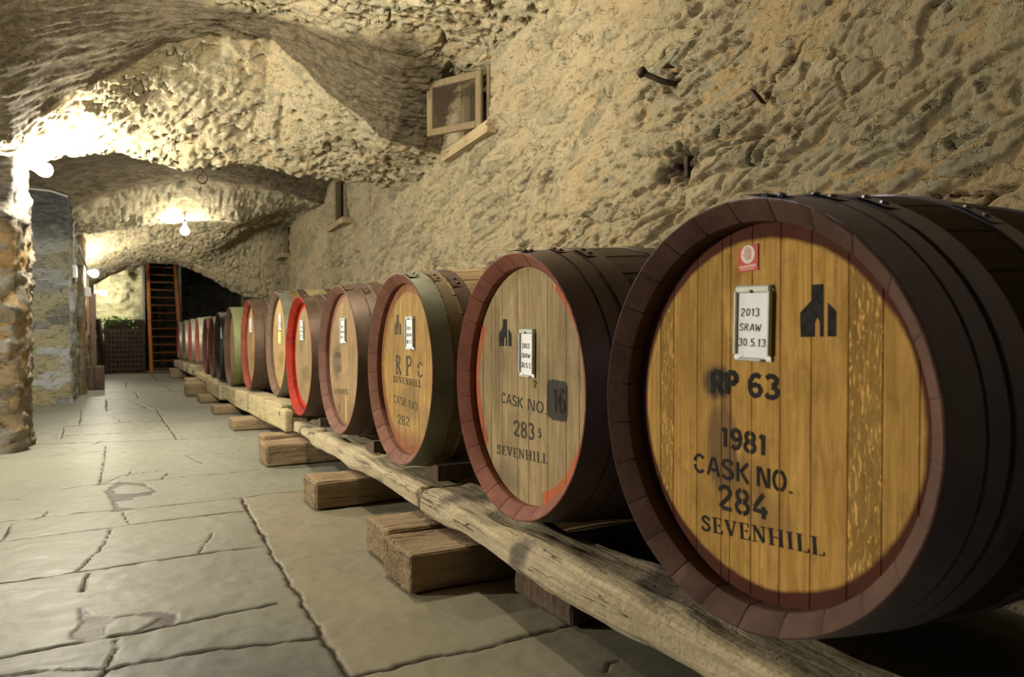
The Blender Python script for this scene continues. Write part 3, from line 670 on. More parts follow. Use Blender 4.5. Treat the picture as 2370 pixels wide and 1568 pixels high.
SERIF = {  # stroke widths given per stroke
    'S': (.6, [([(.5, .76), (.44, .9), (.3, .95), (.15, .88), (.11, .74), (.2, .61), (.4, .47), (.5, .3), (.45, .12), (.28, .05), (.12, .1), (.06, .25)], .12), ([(.5, .70), (.51, .92)], .05), ([(.06, .3), (.06, .07)], .05)]),
    'E': (.64, [([(.18, .03), (.18, .97)], .16), ([(.05, .97), (.54, .97)], .05), ([(.05, .03), (.57, .03)], .05), ([(.3, .52), (.44, .52)], .05), ([(.54, .97), (.54, .78)], .05), ([(.57, .03), (.58, .24)], .05), ([(.44, .42), (.44, .62)], .04)]),
    'V': (.74, [([(.14, .96), (.38, .04)], .16), ([(.62, .96), (.40, .06)], .06), ([(.02, .97), (.28, .97)], .05), ([(.5, .97), (.74, .97)], .05)]),
    'N': (.76, [([(.14, .03), (.14, .95)], .06), ([(.16, .95), (.6, .06)], .17), ([(.62, .05), (.62, .97)], .06), ([(.03, .03), (.26, .03)], .05), ([(.02, .97), (.2, .97)], .05), ([(.5, .97), (.74, .97)], .05)]),
    'H': (.8, [([(.17, .03), (.17, .97)], .16), ([(.63, .03), (.63, .97)], .16), ([(.27, .5), (.53, .5)], .06), ([(.04, .03), (.3, .03)], .05), ([(.04, .97), (.3, .97)], .05), ([(.5, .03), (.76, .03)], .05), ([(.5, .97), (.76, .97)], .05)]),
    'I': (.4, [([(.2, .03), (.2, .97)], .16), ([(.07, .03), (.33, .03)], .05), ([(.07, .97), (.33, .97)], .05)]),
    'L': (.6, [([(.18, .03), (.18, .97)], .16), ([(.05, .97), (.31, .97)], .05), ([(.05, .03), (.26, .03)], .05), ([(.34, .03), (.55, .03)], .05), ([(.55, .03), (.57, .24)], .05)]),
    'R': (.72, [([(.18, .03), (.18, .97)], .17), ([(.3, .95), (.46, .92), (.56, .8), (.5, .62), (.3, .53)], .09), ([(.34, .5), (.62, .03)], .15), ([(.05, .97), (.32, .97)], .05), ([(.05, .03), (.31, .03)], .05)]),
    'P': (.68, [([(.18, .03), (.18, .97)], .17), ([(.3, .95), (.48, .92), (.58, .76), (.5, .56), (.3, .48)], .10), ([(.05, .97), (.32, .97)], .05), ([(.05, .03), (.31, .03)], .05)]),
    'C': (.68, [(arc(.36, .5, .27, .45, 50, 310, 18), .11), ([(.57, .96), (.57, .7)], .05)])}
RIB = [0]
def ribbon(mb, pts, t, x, dx=0.0006):
    """flat painted stroke through (u,v) points, t wide, on the plane at depth x (u runs to the viewer's right)"""
    RIB[0] = (RIB[0]+1) % 9; x = x-RIB[0]*0.00005      # strokes that cross lie a hair apart
    P = [Vector(p) for p in pts]; n = len(P); L = []; Rr = []
    for i in range(n):
        a = (P[i]-P[i-1]).normalized() if i > 0 else None; b = (P[i+1]-P[i]).normalized() if i < n-1 else None
        d = (a+b).normalized() if a is not None and b is not None and (a+b).length > 1e-6 else (a if b is None else b)
        k = 1.0/max(0.5, d.dot(a)) if a is not None and b is not None else 1.0
        nn = Vector((-d.y, d.x))*t*0.5*k; L.append(P[i]+nn); Rr.append(P[i]-nn)
    V = [(x, -p.x, p.y) for p in L]+[(x, -p.x, p.y) for p in Rr]+[(x-dx, -p.x, p.y) for p in L]+[(x-dx, -p.x, p.y) for p in Rr]
    F = []
    for i in range(n-1):
        F += [(i, i+1, n+i+1, n+i), (2*n+i, 3*n+i, 3*n+i+1, 2*n+i+1), (i, 2*n+i, 2*n+i+1, i+1), (n+i, n+i+1, 3*n+i+1, 3*n+i)]
    F += [(0, n, 3*n, 2*n), (n-1, 3*n-1, 4*n-1, 2*n-1)]
    mb.add(V, F)
def write(mb, text, u0, v0, u1, v1, hgt, x, font='sans', t=0.15, slant=0.0, jit=0.0, gap=0.06, squash=1.0):
    """set text so that its baseline runs from (u0,v0) to (u1,v1) with letters hgt tall"""
    F = SANS if font == 'sans' else SERIF
    ws = [F.get(c, F.get('I'))[0] if c != ' ' else 0.4 for c in text]; tot = sum(ws)+gap*(len(text)-1)
    d = Vector((u1-u0, v1-v0)); k = d.length/tot; dirv = d.normalized(); up = Vector((-dirv.y, dirv.x)); pos = 0
    for c, wd in zip(text, ws):
        if c != ' ':
            for st in F[c][1]:
                pts, tt = (st, t) if font == 'sans' else st
                oo = Vector((random.uniform(-jit, jit), random.uniform(-jit, jit)))*hgt
                q = [Vector((u0, v0))+oo+dirv*((pos+p[0])*k+slant*p[1]*hgt)+up*p[1]*hgt for p in pts]
                tw = tt*hgt if font == 'sans' else tt*(0.5*k+0.5*hgt)*(1.0 if font != 'serif' else 1.05)
                ribbon(mb, q, tw, x)
        pos += wd+gap
def emblem(mb, u, v, s, x):
    """small cellar-and-bottle mark: chimney, gable, arched door, separate right gable"""
    A = [(.125, .246), (.149, .246), (.150, .152), (.143, .151), (.1425, .176), (.140, .183), (.137, .185), (.134, .183), (.1315, .176), (.131, .151), (.101, .150), (.099, .195), (.125, .218)]
    B = [(.159, .212), (.176, .196), (.176, .152), (.159, .152)]
    c = (.1375, .198)
    def tr(p): return (u+(p[0]-c[0])*s[0], v+(p[1]-c[1])*s[1])
    # main piece split into convex parts so that the arch stays clean
    for q in ([A[0], A[1], A[2], A[3], A[4], A[5], A[6]], [A[0], A[6], A[7], A[8], A[9], A[10], A[11], A[12]], B):
        mb.prism([(-tr(p)[0], tr(p)[1]) for p in q], x, x-0.0006, 'x')
# ------------------------------------------------------------------ casks
def barrel_body(mb, r, L, bulge, n_st, rot, x0=0.006):
    prof_ = []
    for i in range(15):
        t = i/14; x = x0+(L-2*x0)*t; s = 1-(2*t-1)**2; prof_.append((x, r-0.006+(bulge-1)*r*s))
    ang = []
    for k in range(n_st):
        for q in (0.0, 0.035, 0.35, 0.65, 0.965): ang.append((rot+(k+q)*2*math.pi/n_st, q == 0.0))
    n = len(ang); V = []
    for x, rr in prof_:
        for a, j in ang:
            q = rr-(0.0035 if j else 0.0); V.append((x, q*math.cos(a), q*math.sin(a)))
    F = [(i*n+k, i*n+(k+1) % n, (i+1)*n+(k+1) % n, (i+1)*n+k) for i in range(len(prof_)-1) for k in range(n)]
    b = len(V); V.append((L-0.06, 0, 0)); V += [(L-0.06, (r-.04)*math.cos(a), (r-.04)*math.sin(a)) for a, _ in ang]
    F += [(b, b+1+(k+1) % n, b+1+k) for k in range(n)]
    F += [((len(prof_)-1)*n+k, (len(prof_)-1)*n+(k+1) % n, b+1+(k+1) % n, b+1+k) for k in range(n)]
    mb.add(V, F)
def radius_at(x, r, L, bulge): s = 1-(2*x/L-1)**2; return r-0.006+(bulge-1)*r*s
def chime(mb, r, thick, depth, n_st, rot):
    P = [(0.012, r-0.002), (0.002, r-0.0025), (0.0, r-0.006), (0.024, r-thick*0.80), (0.033, r-thick), (depth+0.012, r-thick*1.02)]
    ang = []
    for k in range(n_st):
        wj = 0.5+0.5*random.random()
        for q in (0.0, 0.022, 0.3, 0.7, 0.978): ang.append((rot+(k+q)*2*math.pi/n_st, q == 0.0, wj))
    n = len(ang); V = []
    for i, (x, rr) in enumerate(P):
        for a, j, wj in ang:
            dx = (0.0020 if j else 0.0012*(wj-.5)) if i in (2, 3, 4) else 0.0; dr = (0.0018 if j and i >= 4 else 0)
            V.append((x+dx, (rr+dr)*math.cos(a), (rr+dr)*math.sin(a)))
    F = [(i*n+k, i*n+(k+1) % n, (i+1)*n+(k+1) % n, (i+1)*n+k) for i in range(len(P)-1) for k in range(n)]
    mb.add(V, F)
def head_mesh(mb, rh, x, seams, tints):
    us = [-rh]+[s for s in seams if -rh < s < rh]+[rh]
    for i in range(len(us)-1):
        a, b = us[i], us[i+1]; e = 0.0012
        if b-a < 0.006: continue
        cols = [(a+0.0002, 0.0025), (a+e, 0.0)]+[(a+e+(b-a-2*e)*k/7, 0.0) for k in range(1, 7)]+[(b-e, 0.0), (b-0.0002, 0.0025)]
        V = []
        for u, dx in cols:
            h = math.sqrt(max(0.0, rh*rh-u*u))
            for k in range(9): V.append((x+dx, -u, h*(k/4-1)))
        F = [(c*9+k, c*9+k+1, (c+1)*9+k+1, (c+1)*9+k) for c in range(len(cols)-1) for k in range(8)]
        mb.add(V, F, tints[i % len(tints)])
    # thin dark backing closes the joints
    n = 48; V = [(x+0.006, 0, 0)]+[(x+0.006, rh*math.cos(2*math.pi*k/n), rh*math.sin(2*math.pi*k/n)) for k in range(n)]
    mb.add(V, [(0, 1+k, 1+(k+1) % n) for k in range(n)], 1.0)
def hoop(mb, xa, xb, r, L, bulge, thick=0.0028, n=72, rivet=None, off=0.0):
    xs = [xa, xa, (xa+xb)/2, xb, xb]; V = []
    for i, x in enumerate(xs):
        rr = radius_at(x, r, L, bulge)+0.001+(thick if 0 < i < 4 else -0.003)
        for k in range(n):
            a = 2*math.pi*k/n; V.append((x, rr*math.cos(a), rr*math.sin(a)))
    F = [(i*n+k, i*n+(k+1) % n, (i+1)*n+(k+1) % n, (i+1)*n+k) for i in range(4) for k in range(n)]
    mb.add(V, F)
    if rivet is not None:
        # lapped end and its two rivets
        a0 = rivet; rr = radius_at((xa+xb)/2, r, L, bulge)+thick+0.0025
        m = 8; V = []
        for k in range(m+1):
            a = a0+0.20*k/m
            for x in (xa+0.001, xb-0.001): V.append((x, rr*math.cos(a), rr*math.sin(a)))
        mb.add(V, [(2*k, 2*k+1, 2*k+3, 2*k+2) for k in range(m)])
        for da in (0.05, 0.14):
            for fx in (0.5,):
                a = a0+da; c = Vector(((xa+xb)*0.5, rr*math.cos(a), rr*math.sin(a))); nrm = Vector((0, math.cos(a), math.sin(a)))
                mb.tube([c-nrm*0.002, c+nrm*0.003, c+nrm*0.0055], [0.009, 0.008, 0.004], 8)
def card_holder(parent, u, v, wd, hg, x, lines, tilt=0.0, card=True):
    """zinc label frame: back plate, rolled side rails, clipped top with nail, flared foot, white card"""
    mb = MB(); hw = wd/2; hh = hg/2
    mb.prism([(-p[0], p[1]) for p in [(-hw*.93, hh), (hw*.93, hh), (hw, hh*.86), (hw*.9, hh*.78), (hw*.9, -hh*.78), (hw, -hh*.93), (hw*.97, -hh), (-hw*.97, -hh), (-hw, -hh*.93), (-hw*.9, -hh*.78), (-hw*.9, hh*.78), (-hw, hh*.86)]], x-0.001, x-0.004, 'x')
    for s in (-1, 1): mb.box(x-0.012, x-0.001, s*hw*.88-.003, s*hw*.88+.003, -hh*.84, hh*.84, 0.001)
    mb.box(x-0.011, x-0.002, -hw*.92, hw*.92, hh*.80, hh, 0.003)
    mb.box(x-0.016, x-0.002, -hw*.62, hw*.62, -hh*1.0, -hh*.93, 0.002)
    o = mb.build('card_holder', M['tin'], parent, loc=(0, -u, v)); o.rotation_euler = (tilt, 0, 0)
    o['label'] = 'small zinc label frame nailed to the cask head'
    if card:
        c = MB(); c.prism([(-p[0], p[1]) for p in [(-hw*.82, hh*.80), (hw*.82, hh*.80), (hw*.82, -hh*.74), (hw*.98, -hh*.9), (hw*.96, -hh*.97), (hw*.7, -hh*.99), (hw*.6, -hh*.9), (-hw*.6, -hh*.9), (-hw*.7, -hh*.99), (-hw*.96, -hh*.97), (-hw*.98, -hh*.9), (-hw*.82, -hh*.74)]], x-0.0045, x-0.0058, 'x')
        co = c.build('card', M['white'], o); co['label'] = 'white card in the label frame'
        nb = MB(); nb.tube([(x-0.008, 0, hh*.84), (x-0.0135, 0, hh*.84)], 0.0032, 8); no = nb.build('nail', M['iron'], o); no['label'] = 'dark nail head'
        if lines:
            hwr = MB()
            for (txt, fu0, fu1, fv, fh) in lines:
                write(hwr, txt, fu0*wd, fv*hg, fu1*wd, (fv+0.0)*hg, fh*hg, x-0.0060, 'sans', 0.11, 0.12, 0.03, 0.10)
            h_ = hwr.build('handwriting', M['ink'], o); h_['label'] = 'black handwritten year, initials and date'
    return o
CARD = [('2013', -.33, .17, .09, .11), ('SRAW', -.36, .22, -.105, .10), ('30.5.13', -.38, .34, -.31, .11)]
def seams_for(r, seed, n=9):
    rnd = random.Random(seed); w_ = 2*r/n; return [-r+w_*(i+1)+rnd.uniform(-.2, .2)*w_ for i in range(n-1)]
HEX = {}
def cask(i, Y, Z, r, X, label, L=1.12, bulge=1.095, hoops=('h_brown', 'h_brown', 'h_brown'), chime_c=(0.3, 0.12, 0.09), stave=(0.1, 0.07, 0.045), head=None, rec=0.055, cth=0.042, seams=None, tints=None, rivet=1.5, n_st=26, hoop_labels=None):
    base = thing('wine_cask', label, 'barrel', (X, Y, Z-r), 0, 'wine casks in a row along the right wall')
    off = (0, 0, r)
    rot = random.uniform(0, 1)
    b = MB(); barrel_body(b, r, L, bulge, n_st, rot); b.build('staves', stave_mat('stave_oak_%d' % i, stave), base, False, loc=off, smooth_angle=40)
    c = MB(); chime(c, r, cth, rec, n_st, rot); c.build('chime', chime_mat('chime_paint_%d' % i, chime_c), base, False, loc=off, smooth_angle=30)
    hd = MB(); sm = seams or seams_for(r-cth, i+50); tn = tints or [random.Random(i*7+k).random()*0.45 for k in range(14)]
    head_mesh(hd, r-cth+0.001, rec, sm, tn); ho = hd.build('head', head, base, False, 'tint', loc=off)
    k = L/1.12
    bands = [(.004, .082), (.090, .135), (.150, .212), (.37, .43)]
    mats = [hoops[0], hoops[1], hoops[2], hoops[2]]
    for j, (a, d) in enumerate(bands):
        a *= k; d *= k
        for back in (False, True):
            xa, xb = (L-d, L-a) if back else (a, d)
            h = MB(); hoop(h, xa, xb, r, L, bulge, rivet=(rivet+0.13*j) if not back else None)
            h.build('hoop', HEX[mats[j]], base, False, loc=off, smooth_angle=32)
    return base, ho
def smooth_by_angle(o):
    for p in o.data.polygons: p.use_smooth = True
HEX['h_brown'] = hoop_mat('brown_hoop', (0.085, 0.054, 0.038), (0.14, 0.092, 0.066), 0.45)
HEX['h_dark'] = hoop_mat('dark_brown_hoop', (0.095, 0.062, 0.05), (0.15, 0.10, 0.082), 0.42)
HEX['h_navy'] = hoop_mat('navy_black_hoop', (0.17, 0.16, 0.29), (0.26, 0.23, 0.31), 0.36)
HEX['h_grey'] = hoop_mat('galvanised_grey_green_hoop', (0.16, 0.165, 0.115), (0.23, 0.23, 0.18), 0.45, 0.5)
HEX['h_ochre'] = hoop_mat('ochre_rusty_hoop', (0.19, 0.135, 0.05), (0.13, 0.09, 0.045), 0.55)
HEX['h_lime'] = hoop_mat('pale_lime_grey_hoop', (0.33, 0.35, 0.16), (0.26, 0.29, 0.15), 0.5, 0.3)
HEX['h_black'] = hoop_mat('black_hoop', (0.02, 0.017, 0.015), (0.035, 0.028, 0.024), 0.4)
HEX['h_pale'] = hoop_mat('pale_galvanised_hoop', (0.42, 0.44, 0.36), (0.32, 0.34, 0.28), 0.42, 0.5)
HEX['h_red'] = hoop_mat('dark_red_brown_hoop', (0.12, 0.038, 0.022), (0.09, 0.04, 0.025), 0.55)
DK = (0.03, 0.03, 0.034)
# --- first cask
h1 = head_mat('head_oak_1', (0.51, 0.275, 0.066), (0.67, 0.40, 0.12), (0.080, 0.028, 0.018), 0.342, 1.0, None, 0.75,
              [(-.115, .05, .04, .034, 0.8, DK, 0.45), (-.10, -.085, .042, .095, 0.6, (0.075, 0.045, 0.045), 0.35), (-.03, -.14, .05, .05, 0.4, (0.09, 0.055, 0.04), 0.5), (.02, -.2, .06, .04, 0.35, (0.1, 0.06, 0.04), 0.5)])
b1, hd1 = cask(1, 1.036, -.171, .415, 1.045, 'largest nearest cask with dark hoops, red notice and emblem right of its card', 1.12, 1.10, ('h_navy', 'h_navy', 'h_navy'), (0.088, 0.048, 0.036), (0.06, 0.037, 0.028), h1, 0.07, 0.042,
               [-.295, -.25, -.174, -.10, -.076, -.018, .053, .124, .201, .266, .33], [.15, .9, .15, .55, .35, .25, .1, .05, .12, .95, .3, .2], 1.62)
xt = 0.07-0.0004
def stencil(parent, mat, label, lines, x):
    for a in lines:
        txt, rest = a[0], a[1:]; kw = rest[-1] if isinstance(rest[-1], dict) else {}; p = rest[:5]
        m = MB(); write(m, txt, *p, x, **kw); o = m.build('stencil_lettering', M[mat], parent); o['label'] = label
stencil(hd1, 'stencil', 'black stencilled line', [('RP', -.131, .026, -.053, .028, .050, dict(t=.24)), ('63', -.028, .029, .052, .029, .047, dict(t=.20)), ('1981', -.103, -.083, .022, -.085, .043, dict(t=.20)),
    ('CASK', -.184, -.151, -.022, -.149, .043, dict(t=.16)), ('NO.', -.004, -.149, .09, -.147, .043, dict(t=.16)), ('284', -.108, -.215, .028, -.211, .052, dict(t=.17)), ('SEVENHILL', -.158, -.274, .157, -.244, .033, dict(font='serif'))], xt)
t = MB(); emblem(t, .1375, .198, (1, 1), xt); o = t.build('emblem', M['stencil'], hd1); o['label'] = 'black chimney and gable emblem'
card_holder(hd1.parent, -.011, .176+.415, .098, .150, 0.07, CARD, R(1.0))
# red notice
nt = MB(); nt.prism([(.053, -.0265+.306), (.053, .022+.306), (.0015, .0275+.306), (.0015, -.024+.306)], 0.07-0.001, 0.07-0.0025, 'x')
no = nt.build('notice', M['red'], b1, loc=(0, 0, .415)); no['label'] = 'small red notice with a cream disc'
d = MB(); d.prism([(.0273+.0185*math.cos(a*math.pi/14), .314+.0185*math.sin(a*math.pi/14)) for a in range(28)], 0.07-0.0025, 0.07-0.0030, 'x'); do = d.build('disc', M['cream'], no); do['label'] = 'cream disc'
hnd = MB()
hnd.prism([(.0273+.008*math.cos(a*math.pi/8), .309+.0075*math.sin(a*math.pi/8)) for a in range(16)], 0.0670, 0.0663, 'x')
for k, (du, lv) in enumerate(((-.006, .017), (-.002, .021), (.002, .020), (.006, .016))): ribbon(hnd, [(-.0273+du, .312), (-.0273+du*1.25, .309+lv)], .003, 0.0670, 0.0004)
ribbon(hnd, [(-.0273-.006, .308), (-.0273-.012, .315)], .003, 0.0670, 0.0004)
ho_ = hnd.build('hand_mark', M['pink'], no); ho_['label'] = 'faded pink raised hand'
ln = MB(); ribbon(ln, [(-.050, .2885), (-.005, .2915)], .0055, 0.0676, 0.0006); ribbon(ln, [(-.046, .2835), (-.010, .2855)], .0022, 0.0676, 0.0006); lo = ln.build('print_lines', M['pink'], no); lo['label'] = 'illegible pale print lines'
# --- second cask
h2 = head_mat('head_oak_2', (0.37, 0.265, 0.135), (0.47, 0.36, 0.2), (0.42, 0.12, 0.055), 0.325, 0.95, [(-75, 62), (148, 181), (-181, -140)], 0.35,
              [(.178, -.03, .056, .058, 0.92, (0.038, 0.039, 0.038), 0.25), (-.20, .05, .03, .2, 0.5, (0.12, 0.08, 0.05), 0.5), (-.12, -.3, .08, .05, 0.5, (0.14, 0.11, 0.08), 0.6)], 0.1)
b2, hd2 = cask(2, 1.943, -.183, .405, 1.046, 'second nearest cask with pinkish red rim and square grey smear on its head', 1.12, 1.105, ('h_dark', 'h_dark', 'h_dark'), (0.22, 0.085, 0.06), (0.10, 0.066, 0.042), h2, 0.055, 0.042,
               [-.30, -.235, -.16, -.055, .015, .125, .225, .292], [.3, .35, .1, .2, .05, .12, .35, .15, .2], 1.55)
xt = 0.055-0.0004
stencil(hd2, 'stencil_soft', 'worn black stencilled line', [('CASK', -.168, -.068, -.022, -.074, .035, dict(t=.15)), ('NO.', .006, -.075, .128, -.078, .037, dict(t=.15)), ('283', -.082, -.165, .050, -.162, .050, dict(t=.17)), ('SEVENHILL', -.197, -.240, .128, -.221, .030, dict(font='serif')),
    ('5', .072, -.15, .09, -.15, .028, dict(t=.16)), ('2', .044, -.004, .064, -.004, .022, dict(t=.16))], xt)
t = MB(); write(t, '16', .155, -.065, .222, -.065, .07, xt, t=.15); o = t.build('stencil_number', M['stencil'], hd2); o['label'] = 'black number over the grey smear'
t = MB(); emblem(t, -.139, .160, (1.1, .92), xt); o = t.build('emblem', M['stencil'], hd2); o['label'] = 'black chimney and gable emblem'
card_holder(b2, .012, .100+.405, .092, .147, 0.055, CARD, R(.5))
# --- third cask
h3 = head_mat('head_oak_3', (0.46, 0.27, 0.085), (0.56, 0.37, 0.15), (0.26, 0.105, 0.06), 0.325, 0.85, [(40, 181), (-181, -70)], 0.2,
              [(.02, -.14, .1, .08, 0.5, (0.12, 0.09, 0.06), 0.6), (-.02, -.36, .3, .09, 0.7, (0.2, 0.095, 0.06), 0.6), (.2, -.2, .09, .06, .35, (0.16, 0.12, 0.07), 0.6)])
b3, hd3 = cask(3, 2.943, -.183, .405, 1.035, 'third nearest cask with broad grey-green front hoop and ochre second hoop', 1.12, 1.10, ('h_grey', 'h_ochre', 'h_brown'), (0.19, 0.09, 0.063), (0.36, 0.25, 0.13), h3, 0.055, 0.042, None, None, 1.75)
stencil(hd3, 'stencil_soft', 'worn black stencilled letters', [('R', -.165, -.034, -.085, -.032, .086, dict(font='serif')), ('P', -.035, -.032, .045, -.030, .086, dict(font='serif')), ('C', .10, -.029, .178, -.029, .064, dict(t=.10)), ('SEVENHILL', -.195, -.069, .152, -.070, .028, dict(font='serif'))], xt)
stencil(hd3, 'stencil_faint', 'faint rubbed stencilled line', [('CASK', -.19, -.162, -.03, -.168, .038, dict(t=.13)), ('NO', 0.0, -.168, .108, -.173, .038, dict(t=.13)), ('282', -.140, -.252, .012, -.247, .042, dict(t=.16))], xt)
t = MB(); emblem(t, -.132, .187, (1.05, .92), xt); o = t.build('emblem', M['stencil_soft'], hd3); o['label'] = 'grey chimney and gable emblem'
card_holder(b3, .030, .152+.405, .102, .142, 0.055, CARD, R(-1))
# --- fourth cask
h4 = head_mat('head_oak_4', (0.36, 0.235, 0.115), (0.45, 0.32, 0.18), (0.34, 0.17, 0.12), 0.318, 0.8, [(55, 181)], 0.2,
              [(-.2, -.03, .1, .09, 0.6, (0.1, 0.08, 0.06), 0.6), (-.05, -.3, .2, .1, .5, (0.17, 0.1, 0.06), 0.6), (-.008, -.27, .018, .07, 0.9, (0.5, 0.33, 0.12), 0.12)])
b4, hd4 = cask(4, 3.923, -.184, .403, 1.04, 'fourth nearest cask, brown hoops, pinkish rim, stencilled figure low on its head', 1.12, 1.10, ('h_brown', 'h_dark', 'h_brown'), (0.18, 0.09, 0.068), (0.2, 0.14, 0.08), h4, 0.055, 0.042, None, None, 1.8)
stencil(hd4, 'stencil_faint', 'faint rubbed stencilled line', [('SEVENHILL', -.25, -.207, .05, -.185, .028, dict(font='serif')), ('7', -.17, -.315, -.125, -.315, .052, dict(t=.14)), ('CASK', -.25, 0.0, -.11, 0.0, .034, dict(t=.14)), ('281', -.22, -.075, -.09, -.07, .036, dict(t=.14))], xt)
card_holder(b4, -.045, .157+.403, .112, .14, 0.055, [(a, b_, c_, d_, e_) for a, b_, c_, d_, e_ in CARD], R(0))
# --- the rest of the row
def simple(i, Y, Z, r, X, label, hoops, chime_c, stave, c0, c1, ring=None, arcs=None, holder=None, L=1.12, bulge=1.09, rin=.32, extra=None, rec=.055):
    hm = head_mat('head_oak_%d' % i, c0, c1, ring, r-0.085 if rin is None else rin, 0.95, arcs, 0.15, [(-.02, -.12, .12, .06, .45, tuple(k*0.4 for k in c0), .6)])
    b_, h_ = cask(i, Y, Z, r, X, label, L, bulge, hoops, chime_c, stave, hm, rec, 0.04, None, None, 1.6)
    if holder: card_holder(b_, holder[0], holder[1]+r, holder[2], .135, rec, CARD, 0)
    if extra:
        e = MB(); e.box(rec-.004, rec-.001, -extra[0]-.05, -extra[0]+.05, extra[1]-.048+r, extra[1]+.048+r, .001); eo = e.build('tag_card', M['yellow_card'], b_); eo['label'] = 'pale yellow-green card below the white card'
    return b_
OAK0 = (0.36, 0.23, 0.10); OAK1 = (0.46, 0.32, 0.16)
simple(5, 4.889, -.200, .393, 1.042, 'fifth nearest cask with a bright red rim and red ring inside it', ('h_brown', 'h_brown', 'h_brown'), (0.29, 0.024, 0.012), (0.24, 0.17, 0.1), (0.30, 0.215, 0.11), (0.38, 0.28, 0.15), (0.42, 0.04, 0.02), [(20, 181), (-181, -60)], (-.10, .169, .10), rin=.322)
simple(6, 6.039, -.144, .418, 1.108, 'taller cask with grey-green front hoop and yellow-green tag under its white card', ('h_grey', 'h_ochre', 'h_dark'), (0.14, 0.092, 0.066), (0.27, 0.21, 0.1), (0.42, 0.28, 0.12), (0.5, 0.35, 0.17), None, None, (-.04, .175, .10), extra=(-.085, .048))
simple(7, 6.93, -.170, .404, 1.030, 'seventh cask in the row with a red-pink rim and brown hoops', ('h_brown', 'h_brown', 'h_dark'), (0.2, 0.052, 0.033), (0.18, 0.12, 0.07), OAK0, OAK1, None, None, (-.12, .174, .09), bulge=1.07)
simple(8, 7.775, -.205, .388, .979, 'cask with a pale lime-grey front hoop left of the red-pink rimmed cask', ('h_lime', 'h_lime', 'h_lime'), (0.15, 0.093, 0.066), (0.3, 0.27, 0.13), (0.44, 0.3, 0.12), (0.5, 0.36, 0.16), None, None, None, bulge=1.05)
simple(9, 8.57, -.226, .372, .967, 'black painted cask with black hoops in the middle distance', ('h_black', 'h_black', 'h_dark'), (0.028, 0.022, 0.02), (0.09, 0.07, 0.05), (0.09, 0.065, 0.045), (0.13, 0.1, 0.07), None, None, (-.08, .15, .09), bulge=1.06)
simple(10, 9.34, -.250, .357, .984, 'dark red-brown cask just left of the black cask', ('h_dark', 'h_dark', 'h_dark'), (0.095, 0.034, 0.024), (0.2, 0.16, 0.1), OAK0, OAK1, None, None, None, bulge=1.055)
simple(11, 10.08, -.253, .352, .985, 'dark red-brown cask before the small galvanised casks', ('h_red', 'h_dark', 'h_dark'), (0.10, 0.034, 0.024), (0.2, 0.16, 0.1), OAK0, OAK1, None, None, None, bulge=1.045)
SMALL = 'small far cask with galvanised hoops and red rim, '
for i, Y, Z, r, X, cc, lab in ((12, 10.85, -.205, .31, .958, (0.32, 0.075, 0.05), SMALL+'first of the four small ones'), (13, 11.65, -.217, .31, .932, (0.27, 0.07, 0.048), SMALL+'second of the four small ones'),
                               (14, 12.50, -.226, .305, .912, (0.2, 0.1, 0.07), 'small far cask with galvanised hoops and dark rim, third of the four small ones'), (15, 13.35, -.240, .302, .887, (0.32, 0.075, 0.05), SMALL+'last before the ladder')):
    simple(i, Y, Z, r, X, lab, ('h_pale', 'h_pale', 'h_pale'), cc, (0.3, 0.24, 0.15), OAK0, OAK1, None, None, None, L=.95, bulge=1.14)
